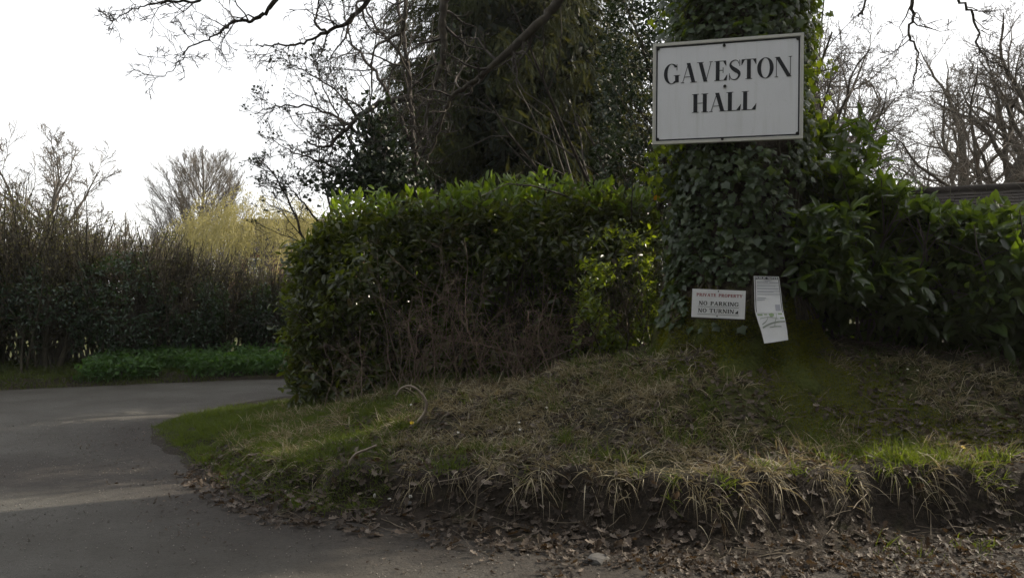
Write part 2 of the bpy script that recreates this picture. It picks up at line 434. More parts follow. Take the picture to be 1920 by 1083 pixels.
X, Y, f = grid(-26, 16, -8, 34, .14)
s = sdist(X, Y)
keep = (Y < far_y(X)+.5) & (s < .5)
dirt_shade = 1.2*np.exp(-np.maximum(-s-.3, 0)/.8)*(1-.55*sstep(8.5, 10, Y))
dirt_shade = np.maximum(dirt_shade, 0.85*np.exp(-(((X+4.1+.25*(Y-6.6))/2.3)**2 + ((Y-6.75)/.85)**2)**1.3))  # damp mud at the bend, with tree shade painted into the same dark patch
dirt_shade = np.maximum(dirt_shade, 1.1*sstep(-.9, .9, X)*sstep(3.3, 4.2, Y)); dirt_shade = np.maximum(dirt_shade, .8*sstep(.5, 2.5, X)*sstep(2.2, 3.6, Y))
fe = far_y(X)-Y; dirt_shade = np.maximum(dirt_shade, .75*np.exp(-np.maximum(fe, 0)/.25))
sheet('road', X, Y, (fbm(X*.8, Y*.8, 31)-.46)*.03, f, keep, M['road'], dirt_shade)

X, Y, f = grid(-5.2, 9.0, 3.0, 12.0, .032)
s = sdist(X, Y); Z = bank_h(X, Y, s)
mossy = np.exp(-((X-2.6)/.9)**2-((Y-6.6)/.8)**2) + .9*np.exp(-((X-3.4)/.8)**2-((Y-5.95)/.35)**2) + .9*np.exp(-((X-1.55)/.5)**2-((Y-6.7)/.3)**2) \
        + .55*(X < -1.6) + .25
sheet('bank', X, Y, Z, f, s > -.95, M['bank'], np.clip(mossy*sstep(-.02, .2, s), 0, 1))
X, Y, f = grid(-4.4, 40, 11.86, 49, .3)
s = sdist(X, Y); Z = bank_h(X, Y, s) - .012*(Y < 12.1)
sheet('bank', X, Y, Z, f, (s > -.6), M['bank'], np.full(len(X), .6))
X, Y, f = grid(9-.14, 40, 3.0, 12.0, .14)
s = sdist(X, Y); Z = bank_h(X, Y, s) - .01
sheet('bank', X, Y, Z, f, (s > -.7), M['bank'], np.full(len(X), .6))

X, Y, f = grid(-26, 6, 4, 40, .2)
sheet('verge', X, Y, far_h(X, Y), f, (Y > far_y(X)-.3), M['bank'], .15+.85*sstep(.1, 2.2, Y-far_y(X)))

# ------------------------------------------------------------------ the ivy-clad oak
rng = np.random.default_rng(1)
GZ = float(bank_h(np.array([TX]), np.array([TY]))[0])
oak = thing('oak_tree', 'huge ivy-clad oak trunk carrying the large white name sign', 'tree', (TX, TY, GZ))
ROOT_A = np.array([-2.62, -1.95, -1.30, -.62, .15, 1.2, 2.3]); ROOT_L = np.array([.42, .45, .36, .55, .5, .5, .5])
def trunk_r(z, a):
    z0 = np.maximum(z, -.42); z = np.maximum(z, 0)
    zr = z0+.42; r = .60 + .03*np.sin(3*a+.4) + .02*np.sin(7*a+1.3) + .34*np.exp(-zr/.55) - .018*z*(z > 2)
    for ra, rl in zip(ROOT_A, ROOT_L):
        da = (a-ra+math.pi) % (2*math.pi)-math.pi
        r = r + rl*.72*np.exp(-(da/(.16+.10*np.clip(zr, 0, 1)))**2)*np.exp(-zr/.22)
    return np.maximum(r, .12)
zz = np.concatenate([np.linspace(-.5, 1.2, 48), np.linspace(1.28, 7.5, 40)]); aa = np.linspace(-math.pi, math.pi, 97)[:-1]
A_, Z_ = np.meshgrid(aa, zz); Rr = trunk_r(Z_, A_)*(1+.06*(fbm(A_*4, Z_*1.2, 40)-.46)*(Z_ > .3)) + .06*(fbm(A_*9+50, Z_*3, 41)-.46) + .16*(fbm(A_*5+20, Z_*6, 43)-.46)*np.exp(-np.maximum(Z_+.3, 0)/.3)
lean = .05*Z_*0
v = np.stack([TX+Rr*np.cos(A_)+lean, TY+Rr*np.sin(A_), GZ+Z_], -1).reshape(-1, 3)
na = len(aa); i = np.arange(len(zz)*na).reshape(len(zz), na); j = np.roll(i, -1, 1)
f = np.stack([i[:-1], j[:-1], j[1:], i[1:]], -1).reshape(-1, 4)
m, nt, b = new_mat('mossy_oak_bark')
g = nt.nodes.new('ShaderNodeNewGeometry'); sp = nt.nodes.new('ShaderNodeSeparateXYZ'); nt.links.new(g.outputs['Position'], sp.inputs[0])
n1 = noise(nt, 4, 6); n2 = noise(nt, 22, 6, .65)
kk = math_(nt, 'SUBTRACT', math_(nt, 'ADD', n1, .95), math_(nt, 'MULTIPLY', sp.outputs['Z'], .62))
kk = ramp(nt, [(.45, (0, 0, 0)), (.75, (1, 1, 1))], kk)
bark = ramp(nt, [(.3, (.022, .018, .014)), (.7, (.085, .068, .05))], n2)
moss = ramp(nt, [(.3, (.03, .042, .008)), (.7, (.075, .085, .014))], n2)
nt.links.new(mixc(nt, kk, bark, moss), b.inputs['Base Color']); b.inputs['Roughness'].default_value = .9; b.inputs['Specular IOR Level'].default_value = .2
bump(nt, b, n2, 1.0, .04); M['oaktrunk'] = m
MB().add(v, f).build('trunk', m, oak, True)

n = 26000; a = rng.uniform(-math.pi, .5, n); z = rng.uniform(-.38, .42, n); k = fbm(a*4, z*5, 47)+.5*sstep(.45, -.1, z) > .52; a, z = a[k], z[k]; n = len(a); r = trunk_r(z, a)
mb = MB(); blades(mb, np.stack([TX+r*np.cos(a), TY+r*np.sin(a), GZ+z], -1), np.stack([np.cos(a), np.sin(a), .9+0*a], -1)+rng.normal(size=(n, 3))*.6, rng.uniform(.015, .05, n), np.full(n, .007), np.full(n, .3), rng, 3); mb.build('moss', M['moss'], oak, False, 'stuff')
# ivy vines up the bark
mb = MB()
for k in range(34):
    a0 = rng.uniform(-math.pi, .6); z = np.linspace(.1, rng.uniform(2, 6.5), 26)
    a = a0 + np.cumsum(rng.normal(size=26)*.05); r = trunk_r(z, a)+.015
    tubes(mb, np.stack([TX+r*np.cos(a), TY+r*np.sin(a), GZ+z], -1), np.linspace(.016, .005, 26)*rng.uniform(.6, 1.5), 5)
mb.build('ivy_vine', M['stem'], oak, True)

# sign planes first, so that the ivy keeps clear of them
SIGN_C = np.array([1.885, 6.755, 3.362]); SIGN_YAW = math.radians(15.5)
sn = np.array([-math.sin(SIGN_YAW), -math.cos(SIGN_YAW), 0]); su0 = np.array([math.cos(SIGN_YAW), -math.sin(SIGN_YAW), 0])
def leaf_objects(name, tmpl, pos, R, scale, mat, parent, n=300):
    """the n leaves that show largest become parts of their own that share one mesh"""
    mb = MB(); mb.add(tmpl[0], tmpl[1], 0.0); me = mb.mesh(name, True); me.materials.append(mat)
    for p, r, sc in list(zip(pos, R, scale))[:n]:
        o = bpy.data.objects.new(name, me); COL.objects.link(o)
        sc = np.atleast_1d(sc); sc = np.repeat(sc, 3) if len(sc) == 1 else sc
        m4 = np.eye(4); m4[:3, :3] = r*sc[None]; m4[:3, 3] = p
        o.parent = parent; o.matrix_parent_inverse = inv(parent); o.matrix_basis = Matrix(m4.tolist())
def show(pos, R, scale):
    """rough size in the picture, for choosing the leaves that show largest"""
    v = nrm(np.array([0, 0, CAMH])-pos); d = np.linalg.norm(pos-np.array([0, 0, CAMH]), axis=1)
    px = 960+pos[:, 0]/pos[:, 1]*F_PX; py = HOR-(pos[:, 2]-CAMH)/pos[:, 1]*F_PX
    fr = (px > 0) & (px < 1920) & (py > 0) & (py < 1083)
    s = scale if np.ndim(scale) == 1 else scale[:, 1]
    return np.abs((R[:, :, 2]*v).sum(1))*(s/d)*fr

N = 20000
z = rng.uniform(.02, 6.5, N); a = rng.uniform(-math.pi*1.02, math.pi*.45, N)
cov = fbm(a*2.2+9, z*1.6, 55, 4)
keep = (cov > .27+.30*np.exp(-((z-.0)/.55)**2)*(a > -1.55)+.10*np.exp(-(z/.3)**2)) | (z > 2.95)
bare = (np.exp(-((a+1.25)/.35)**2)*np.exp(-((z-1.85)/.25)**2) > .45) | ((a > -1.25) & (a < -.75) & (z < 1.25))
keep &= ~(bare & (rng.random(N) < .85)); z, a = z[keep], a[keep]; N = len(z)
dep = .02+rng.random(N)**1.6*(.10+.45*np.clip(fbm(a*1.8+3, z*1.3, 58)-.30, 0, .4))*sstep(.2, 1.2, z)
r = trunk_r(z, a)+dep
pos = np.stack([TX+r*np.cos(a), TY+r*np.sin(a), GZ+z], -1)
out = np.stack([np.cos(a), np.sin(a), 0*a], -1)
sd = ((pos-SIGN_C)*sn).sum(1); su = ((pos-SIGN_C)*su0).sum(1)
clash = (sd > -.12) & (np.abs(su) < .70) & (np.abs(pos[:, 2]-SIGN_C[2]) < .50)
low = (pos[:, 2] < 2.0) & (pos[:, 1] < 7.05) & (pos[:, 2] > 1.1) & (pos[:, 0] > 1.55) & (pos[:, 0] < 2.5)
px = 960+pos[:, 0]/pos[:, 1]*F_PX; py = HOR-(pos[:, 2]-CAMH)/pos[:, 1]*F_PX
near_sign = ((px > 1285) & (px < 1408) & (py > 528) & (py < 610)) | ((px > 1400) & (px < 1490) & (py > 505) & (py < 655))
ok = ~clash & ~near_sign
pos, out, z, a = pos[ok], out[ok], z[ok], a[ok]; N = len(pos)
ax = nrm(np.array([0, 0, -.75]) + .45*out + .55*rng.normal(size=(N, 3))); nv = nrm(out + np.array([0, 0, .45]) + .35*rng.normal(size=(N, 3)))
R = frames(ax, nv); sc = rng.beta(1.6, 2.2, N)*.09+.03; rv = rng.random(N)
order = np.argsort(-show(pos, R, sc)); big, rest = order[:300], order[300:]
mb = MB(); scatter(mb, IVY, pos[rest], R[rest], sc[rest], rv[rest]); mb.build('ivy_foliage', M['ivy'], oak, False, 'stuff')
# straggling ivy hanging clear of the trunk on the sunny side
mb = MB(); K = 110; a = np.concatenate([rng.uniform(-.6, .5, 80), rng.uniform(-3.5, -2.5, 30)]); z0 = rng.uniform(1.3, 6.0, K); r = trunk_r(z0, a)+.05
st = np.stack([TX+r*np.cos(a), TY+r*np.sin(a), GZ+z0], -1); o3 = np.stack([np.cos(a), np.sin(a), 0*a], -1)
vin = walk(st, o3+np.array([0, 0, .2]), rng.uniform(.2, .42, K), 7, .35, -.7, rng)
lp = vin[:, 1:].reshape(-1, 3); lp = np.repeat(lp, 3, 0)+rng.normal(size=(len(lp)*3, 3))*.035; n = len(lp)
Rv = frames(nrm(rng.normal(size=(n, 3))*.6+np.array([.2, 0, -.6])), nrm(rng.normal(size=(n, 3))*.6+np.array([.3, -.6, .5])))
scatter(mb, IVY, lp, Rv, rng.uniform(.045, .085, n), rng.random(n))
mb.build('sunlit_ivy', M['sunlitivy'], oak, False, 'stuff')
leaf_objects('leaf', IVY, pos[big], R[big], sc[big], M['ivy'], oak)
mb = MB(); tubes(mb, vin, np.full(vin.shape[:2], .004), 4); mb.build('ivy_runner', M['stem'], oak, True, 'stuff')

# limbs of the oak that hang over the road and the hedge (pixel, pixel, metres away)
LIMBS = [
 ([(1382,-492,7.4),(1180,-430,7.2),(930,-230,6.9),(770,-90,6.7),(690,0,6.6),(655,38,6.55),(605,62,6.5),(560,82,6.5),(512,84,6.5),(480,86,6.5)], .055, .005, 8),
 ([(612,60,6.5),(588,44,6.5),(597,12,6.5),(600,-30,6.5)], .013, .006, 6),
 ([(930,-230,6.9),(720,-190,6.6),(560,-60,6.3),(518,0,6.2),(492,28,6.2),(468,38,6.2),(440,40,6.2),(420,56,6.15),(390,74,6.1),(352,90,6.1),(340,112,6.1),(312,140,6.1),(276,146,6.1)], .028, .0025, 11),
 ([(720,-190,6.6),(560,-110,6.2),(440,-40,6.0),(362,0,5.9),(300,4,5.9),(255,14,5.9),(218,34,5.9),(200,30,5.9)], .022, .0025, 8),
 ([(1382,-380,7.4),(1260,-260,7.3),(1130,-110,7.2),(1050,0,7.2),(1010,42,7.15),(925,122,7.1),(870,165,7.1),(842,188,7.1),(826,238,7.1),(806,288,7.1),(792,318,7.1)], .075, .008, 10),
 ([(1300,-560,7.8),(1050,-430,8.0),(900,-220,8.2),(846,-60,8.3),(836,0,8.3),(829,42,8.3),(832,98,8.3),(820,142,8.3),(804,190,8.3),(797,232,8.3),(790,250,8.3)], .09, .014, 6),
 ([(1050,-430,8.0),(880,-300,8.6),(790,-120,9.0),(762,0,9),(754,58,9),(702,92,9),(696,176,9),(688,250,9)], .05, .006, 7),
 ([(790,-120,9.0),(752,60,9),(752,110,9),(770,150,9),(756,212,9),(722,258,9),(702,268,9)], .02, .006, 5),
 ([(1450,-420,7.2),(1600,-330,6.6),(1700,-160,6.2),(1708,0,6.1),(1714,28,6.1),(1705,66,6.1),(1722,96,6.1),(1716,140,6.1),(1708,168,6.1)], .022, .005, 5),
 ([(1600,-330,6.6),(1740,-200,6.0),(1790,-20,5.8),(1826,26,5.8),(1838,94,5.8),(1866,118,5.8),(1893,132,5.8)], .02, .004, 6),
 ([(1600,-330,6.6),(1640,-160,6.6),(1622,0,6.6),(1610,32,6.6)], .02, .008, 2),
]
tw = MB(); buds = MB()
for pts, r0, r1, kids in LIMBS:
    p = catmull(PL(pts), len(pts)*5); p[1:-1] += rng.normal(size=(len(p)-2, 3))*.007
    rad = np.linspace(1, 0, len(p))**1.5*(r0-r1)+r1; rad = rad*(1+.15*rng.normal(size=len(p)).clip(-1, 1))
    mb = MB(); tubes(mb, p, rad, 7, cap=True); mb.build('limb', M['branch'], oak, True)
    P0, R0 = p[None], rad[None]
    c1, r1_ = sprout(P0, R0, kids*2, rng, .38, .98, .85, .3, .13, 7, .28, .10, .5, .25, .16)
    c2, r2_ = sprout(c1, r1_, 4, rng, .2, .98, .8, .3, .5, 5, .25, .15, .6, .3, .06)
    c3, r3_ = sprout(c2, r2_, 3, rng, .3, .98, .7, .3, .5, 3, .2, .2, .7, .5, .03)
    for c, rr in ((c1, r1_), (c2, r2_), (c3, r3_)): tubes(tw, c, np.maximum(rr, .0022), 4)
    tips = np.concatenate([c3[:, -1], c2[:, -1]])
    tdir = np.concatenate([c3[:, -1]-c3[:, -2], c2[:, -1]-c2[:, -2]])
    scatter(buds, SLIM, tips, frames(nrm(tdir), rng.normal(size=tips.shape)), np.stack([np.full(len(tips), .006), np.full(len(tips), .014), np.full(len(tips), .006)], -1), rng.random(len(tips)))
tw.build('twigs', M['twig'], oak, False, 'stuff'); buds.build('buds', M['twig'], oak, False, 'stuff')
# the crown above the frame: limbs that shade the ground
st = np.repeat([[TX, TY, GZ+6.6]], 9, 0)+rng.normal(size=(9, 3))*.15; an = np.arange(9)*.698+.3
c0 = walk(st, np.stack([np.cos(an), np.sin(an), 1.0+0*an], -1), rng.uniform(3.5, 5.5, 9), 9, .16, .15, rng); r0 = np.linspace(.16, .04, 9)[None]*rng.uniform(.7, 1.2, (9, 1))
mb = MB(); tubes(mb, c0, r0, 8); mb.build('crown_limbs', M['branch'], oak, True)
c1, r1_ = sprout(c0, r0, 8, rng, .2, .98, .8, .2, .5, 7, .2, .1); c2, r2_ = sprout(c1, r1_, 7, rng, .2, .98, .8, .25, .5, 5, .2, .1)
mb = MB(); tubes(mb, c1, r1_, 5); tubes(mb, c2, np.maximum(r2_, .004), 3); mb.build('crown_twigs', M['twig'], oak, False, 'stuff')

# ------------------------------------------------------------------ lettering
def glyph(ch, tk, tn, sf, so):
    """letter of cap height 1 as polygons; tk / tn thick and thin strokes, sf serif height, so serif overhang. returns (quads, advance)"""
    Q = []
    def rect(x0, y0, x1, y1): Q.append([(x0, y0), (x1, y0), (x1, y1), (x0, y1)])
    def para(x0, y0, x1, y1, w): Q.append([(x0-w/2, y0), (x0+w/2, y0), (x1+w/2, y1), (x1-w/2, y1)])
    def ser(x0, x1, y):
        if y == 0: rect(x0-so, 0, x1+so, sf)
        else: rect(x0-so, 1-sf, x1+so, 1)
    def strip(a, b):
        for i in range(len(a)-1): Q.append([a[i], b[i], b[i+1], a[i+1]])
    def arc(cx, cy, rx, ry, wx, wy, a0, a1, n=26):
        A = np.linspace(math.radians(a0), math.radians(a1), n)
        strip([(cx+rx*math.cos(t), cy+ry*math.sin(t)) for t in A], [(cx+(rx-wx)*math.cos(t), cy+(ry-wy)*math.sin(t)) for t in A])
    if ch == 'I': rect(so, 0, so+tk, 1); ser(so, so+tk, 0); ser(so, so+tk, 1); w = tk+2*so
    elif ch in 'HU':
        W = .80
        if ch == 'H':
            for x in (so, W-so-tk): rect(x, 0, x+tk, 1); ser(x, x+tk, 0); ser(x, x+tk, 1)
            rect(so+tk, .48, W-so-tk, .48+tn)
        else:
            rect(so, .32, so+tk, 1); rect(W-so-tn, .32, W-so, 1); ser(so, so+tk, 1); ser(W-so-tn, W-so, 1)
            A = np.linspace(math.pi, 2*math.pi, 20); xo0, xo1 = so, W-so; xi0, xi1 = so+tk, W-so-tn
            strip([((xo0+xo1)/2+(xo1-xo0)/2*math.cos(t), .33+.34*math.sin(t)) for t in A], [((xi0+xi1)/2+(xi1-xi0)/2*math.cos(t), .33+(.34-tn)*math.sin(t)) for t in A])
        w = W
    elif ch == 'L': rect(so, 0, so+tk, 1); ser(so, so+tk, 1); rect(0, 0, .66, sf); para(.655, sf, .69, .33, tn); Q.append([(.48, sf), (.66, sf), (.69, .28), (.66, .28)]); w = .70
    elif ch in 'EFB':
        rect(so, 0, so+tk, 1); rect(0, 0, .62, sf); rect(0, 1-sf, .58, 1); rect(so+tk, .5, .42, .5+tn); rect(.42, .38, .42+tn, .66)
        Q.append([(.46, sf), (.62, sf), (.65, .28), (.62, .28)]); Q.append([(.44, 1-sf), (.58, 1-sf), (.60, .74), (.57, .74)]); w = .66
    elif ch == 'T': c = .36; rect(c-tk/2, 0, c+tk/2, 1); ser(c-tk/2, c+tk/2, 0); rect(0, 1-sf, .72, 1); Q.append([(0, 1-sf), (.16, 1-sf), (.02, .72), (-.01, .72)]); Q.append([(.56, 1-sf), (.72, 1-sf), (.73, .72), (.70, .72)]); w = .72
    elif ch == 'A':
        W = .82; para(.10, 0, .40, 1, tn); para(.66, 0, .40, 1, tk); rect(.20, .28, .58, .28+tn); ser(.10-tn/2, .10+tn/2, 0); ser(.66-tk/2, .66+tk/2, 0); w = W
    elif ch == 'V': W = .80; para(.40, 0, .14, 1, tk); para(.42, 0, .68, 1, tn); ser(.14-tk/2, .14+tk/2, 1); ser(.68-tn/2, .68+tn/2, 1); w = W
    elif ch == 'Y': rect(.40-tk/2, 0, .40+tk/2, .45); para(.40, .42, .14, 1, tk); para(.42, .42, .66, 1, tn); ser(.40-tk/2, .40+tk/2, 0); ser(.14-tk/2, .14+tk/2, 1); ser(.66-tn/2, .66+tn/2, 1); w = .80
    elif ch == 'N': W = .84; x = so+tn/2; rect(so, 0, so+tn, 1); rect(W-so-tn, 0, W-so, 1); para(W-so-tn/2-tk*.25, 0, so+tk*.35, 1, tk*1.1); ser(so, so+tn, 0); rect(0, 1-sf, so+tk*.8, 1); ser(W-so-tn, W-so, 1); w = W
    elif ch == 'O': arc(.40, .5, .40, .52, tk, tn, 0, 360, 48); w = .80
    elif ch == 'C': arc(.40, .5, .40, .52, tk, tn, 42, 318, 40); rect(.68, .66, .68+tn, .98); w = .74
    elif ch == 'G':
        arc(.40, .5, .40, .52, tk, tn, 40, 310, 44); rect(.66, .66, .66+tn, .98); rect(.58, .06, .58+tk, .42); rect(.58-so, .42-sf, .58+tk+so, .42); w = .82
    elif ch in 'PR':
        rect(so, 0, so+tk, 1); ser(so, so+tk, 0); rect(0, 1-sf, .36, 1); rect(so+tk, .46, .36, .46+tn); arc(.36, .73, .30, .27, tk, tn, -90, 90, 20); w = .68
        if ch == 'R': para(.64, 0, .42, .48, tk); rect(.64-tk/2, 0, .64+tk/2+so, sf); w = .78
    elif ch == 'K': rect(so, 0, so+tk, 1); ser(so, so+tk, 0); ser(so, so+tk, 1); para(so+tk+.02, .40, .64, 1, tn*1.2); para(.66, 0, .40, .62, tk); ser(.66-tk/2, .66+tk/2, 0); ser(.64-tn/2, .64+tn/2, 1); w = .84
    elif ch == 'S':
        pts = catmull(np.array([(.52, .80), (.44, .95), (.30, .985), (.14, .90), (.10, .75), (.20, .60), (.36, .48), (.50, .36), (.53, .22), (.44, .07), (.28, .015), (.12, .08), (.06, .24)]), 60)
        u = np.linspace(0, 1, 60); wd = tn + (tk*1.05-tn)*np.exp(-((u-.5)/.20)**2)
        T = nrm(np.gradient(pts, axis=0)); nn = np.stack([-T[:, 1], T[:, 0]], -1)*wd[:, None]/2
        strip([tuple(q) for q in pts-nn], [tuple(q) for q in pts+nn]); rect(.54, .68, .54+tn, 1.0); rect(.03, 0, .03+tn, .34); w = .60
    else: w = .45
    return Q, w
def word(mb, text, frame, u0, v0, h, tk, tn, sf, so, gap, total=None, off=.003, skip=()):
    """letters in the sign's own plane; total sets the width of the word"""
    lay = []; x = 0
    for ch in text:
        Q, w = glyph(ch, tk, tn, sf, so); lay.append((ch, Q, x)); x += w+gap
    width = x-gap; k = (total/width) if total else h
    for n, (ch, Q, x0) in enumerate(lay):
        if n in skip: continue
        for q in Q:
            w3 = [frame(u0+(x0+a)*k, v0+b*h, off) for a, b in q]
            mb.add(np.array(w3), np.array([[0, 1, 2, 3]]))
    return width*k
def plane_frame(c, yaw, roll, pitch=0):
    n = np.array([-math.sin(yaw), -math.cos(yaw), 0]); u = np.array([math.cos(yaw), -math.sin(yaw), 0]); w = np.array([0, 0, 1.0])
    n2 = nrm(n*math.cos(pitch)+w*math.sin(pitch)); w2 = nrm(w*math.cos(pitch)-n*math.sin(pitch))
    uu = u*math.cos(roll)+w2*math.sin(roll); vv = -u*math.sin(roll)+w2*math.cos(roll)
    c = np.asarray(c, float)
    fn = lambda a, b, d=0.0: c+uu*a+vv*b+n2*d
    fn.R = np.stack([uu, vv, n2], -1); return fn
def slab(mb, fr, u, v, su, sv, d0, d1):
    return box(mb, fr(u, v, (d0+d1)/2), (su, sv, abs(d1-d0)), fr.R)
def disc(mb, fr, u, v, r, d0, d1, n=14):
    a = np.arange(n)*2*math.pi/n
    v3 = [fr(u+r*math.cos(t), v+r*math.sin(t), d0) for t in a]+[fr(u+.8*r*math.cos(t), v+.8*r*math.sin(t), d1) for t in a]
    mb.poly(np.array(v3), [[i, (i+1) % n, n+(i+1) % n, n+i] for i in range(n)]+[list(range(n, 2*n))])

m, nt, b = new_mat('white_sign_enamel')
n1 = noise(nt, 2.2, 5); n2 = noise(nt, 14, 6, .7)
c = mixc(nt, ramp(nt, [(.45, (0, 0, 0)), (.8, (.5, .5, .5))], n1), (.83, .84, .88), (.70, .71, .74))
c = mixc(nt, ramp(nt, [(.62, (0, 0, 0)), (.85, (.45, .45, .45))], n2), c, (.42, .43, .38))
g = nt.nodes.new('ShaderNodeNewGeometry'); mp = nt.nodes.new('ShaderNodeMapping'); mp.inputs['Scale'].default_value = (16, 16, 1.1); nt.links.new(g.outputs['Position'], mp.inputs['Vector'])
c = mixc(nt, ramp(nt, [(.52, (0, 0, 0)), (.80, (.25, .25, .25))], noise(nt, 1.0, 6, .6, mp.outputs[0])), c, (.40, .42, .34))
nt.links.new(c, b.inputs['Base Color']); b.inputs['Roughness'].default_value = .38; M['white'] = m
M['signblack'] = plain_mat('black_sign_paint', (.022, .024, .032), .5)
M['signred'] = plain_mat('faded_red_print', (.33, .03, .05), .5)
M['frame'] = plain_mat('off_white_frame', (.66, .65, .60), .5)
M['bolt'] = plain_mat('dark_bolt', (.03, .03, .03), .45, .5, .6)
M['paper'] = plain_mat('laminated_paper', (.86, .87, .90), .28, .5)
M['print'] = plain_mat('grey_print', (.48, .49, .56), .4)
M['mapgreen'] = plain_mat('map_green', (.36, .48, .28), .4)
M['maproad'] = plain_mat('map_line', (.34, .38, .34), .4)

fr = plane_frame(SIGN_C, SIGN_YAW, math.radians(-.5))
W_, H_ = 1.275, .905
sg = thing('name_sign', 'large white rectangular sign reading Gaveston Hall high on the ivy-covered trunk', 'sign', fr(0, -H_/2, -.02))
slab(MB(), fr, 0, 0, W_-.03, H_-.03, -.012, .008).build('board', M['white'], sg) if False else None
mb = MB(); slab(mb, fr, 0, 0, W_-.03, H_-.03, -.012, .008); mb.build('board', M['white'], sg)
mb = MB()
for (u, v, a, c_) in ((0, H_/2-.0125, W_, .025), (0, -H_/2+.0125, W_, .025), (-W_/2+.0125, 0, .025, H_-.0502), (W_/2-.0125, 0, .025, H_-.0502)): slab(mb, fr, u, v, a, c_, -.03, .018)
mb.build('frame', M['frame'], sg)
mb = MB(); t_ = .012
for (u, v, a, c_) in ((0, H_/2-.036, W_-.06, t_), (0, -H_/2+.036, W_-.06, t_), (-W_/2+.036, 0, t_, H_-.0842), (W_/2-.036, 0, t_, H_-.0842)): slab(mb, fr, u, v, a, c_, .008, .0105)
mb.build('border_line', M['signblack'], sg)
for sx in (-1, 1):
    for sy in (-1, 1):
        mb = MB(); disc(mb, fr, sx*(W_/2-.045), sy*(H_/2-.045), .016, .0095, .018); mb.build('bolt', M['bolt'], sg)
for (u, v) in ((-.02, H_/2-.058), (-.012, .035), (-.03, -H_/2+.022)):
    mb = MB(); disc(mb, fr, u, v, .014, .0085, .022); mb.build('bolt', M['bolt'], sg)
mb = MB(); word(mb, 'GAVESTON', fr, -.54, .085, .175, .19, .032, .03, .07, .045, 1.085, .0105); mb.build('lettering', M['signblack'], sg)
mb = MB(); word(mb, 'HALL', fr, -.292, -.185, .165, .195, .032, .03, .07, .035, .545, .0105); mb.build('lettering', M['signblack'], sg)
# lags that hold it off the ivy
mb = MB()
for u in (-.2, .25): slab(mb, fr, u, 0, .06, .7, -.14, -.0125)
mb.build('batten', M['bark'], sg)

fp = plane_frame(P(1347, 569.5, 6.62), math.radians(7), math.radians(-2.4))
ps = thing('private_property_sign', 'small white board reading Private Property, No Parking, No Turning on the trunk', 'sign', fp(0, -.12, 0))
W_, H_ = .448, .244
mb = MB(); slab(mb, fp, .004, -.006, W_+.012, H_+.014, -.016, -.002); mb.build('backing', M['bark'], ps)
mb = MB(); slab(mb, fp, 0, 0, W_, H_, -.0015, .004); mb.build('board', M['white'], ps)
mb = MB(); word(mb, 'PRIVATE', fp, -.188, .061, .026, .20, .11, .10, .07, .08, .165, .0052); mb.build('red_lettering', M['signred'], ps); mb = MB(); word(mb, 'PROPERTY', fp, -.002, .061, .026, .20, .11, .10, .07, .08, .20, .0052)
mb.build('red_lettering', M['signred'], ps)
mb = MB()
word(mb, 'NO', fp, -.166, -.015, .034, .20, .11, .10, .07, .08, .072, .0052); word(mb, 'PARKING', fp, -.068, -.015, .034, .20, .11, .10, .07, .08, .236, .0052)
word(mb, 'NO', fp, -.170, -.078, .034, .20, .11, .10, .07, .08, .072, .0052); word(mb, 'TURNING', fp, -.074, -.078, .034, .20, .11, .10, .07, .08, .246, .0052, skip=(6,))
mb.add(np.array([fp(.138, -.078, .0052), fp(.168, -.080, .0052), fp(.166, -.050, .0052), fp(.158, -.058, .0052)]), np.array([[0, 1, 2, 3]]))
mb.build('lettering', M['signblack'], ps)
mb = MB(); slab(mb, fp, 0, -.028, .345, .0028, .004, .0052); slab(mb, fp, 0, -.092, .35, .0028, .004, .0052); mb.build('underline', M['signblack'], ps)
for (u, v) in ((-.005, .108), (-.008, -.106)):
    mb = MB(); disc(mb, fp, u, v, .006, .004, .011); mb.build('nail', M['bolt'], ps)

# the laminated notice follows the swelling of the root
rows = [(1412.5, 517.5, 1460.5, 518.5, 6.66), (1413.5, 540, 1463, 541, 6.65), (1415, 577, 1466.5, 577, 6.61), (1420, 597, 1471, 597, 6.575), (1427.5, 620, 1475.5, 617, 6.55), (1433, 643.5, 1478.5, 637, 6.53)]
rw = catmull(np.array(rows), 26)
def nf(u, v, d=0.0):
    t = (1-v)*25; i = min(int(max(t, 0)), 24); k = t-i; q = rw[i]*(1-k)+rw[i+1]*k
    c = P(q[0]*(1-u)+q[2]*u, q[1]*(1-u)+q[3]*u, q[4]); bulge = .012*math.sin(math.pi*u) - .010*math.sin(5*v+2*u)
    return c+np.array([0, -(bulge+d), 0])
pn = thing('public_notice', 'laminated paper notice with a map, curling on the mossy root of the oak', 'notice', nf(.5, 0, 0))
def psheet(v0, v1, u0, u1, d, nu=10, nv=14, thick=.0012):
    us = np.linspace(u0, u1, nu); vv = np.linspace(v0, v1, nv); mb = MB()
    top = np.array([[nf(u, w, d) for u in us] for w in vv]).reshape(-1, 3); bot = np.array([[nf(u, w, d-thick) for u in us] for w in vv]).reshape(-1, 3)
    i = np.arange(nu*nv).reshape(nv, nu); q = np.stack([i[:-1, :-1], i[:-1, 1:], i[1:, 1:], i[1:, :-1]], -1).reshape(-1, 4)
    mb.add(np.vstack([top, bot]), [q, q[:, ::-1]+nu*nv]); return mb
psheet(.515, 1, 0, 1, .004).build('text_page', M['paper'], pn, True)
psheet(0, .525, 0, 1, .001).build('map_page', M['paper'], pn, True)
mb = MB(); 
for a in (psheet(.945, .992, .03, .97, .0062, 10, 3),): a.build('title_bar', M['signblack'], pn, True)
for (v0, v1, u0, u1) in ((.53, .945, .03, .05), (.53, .945, .95, .97)): psheet(v0, v1, u0, u1, .0062, 2, 10).build('border_line', M['signblack'], pn, True)
ntf = lambda a, b, d=0.0: nf(a, b, d+.0078)
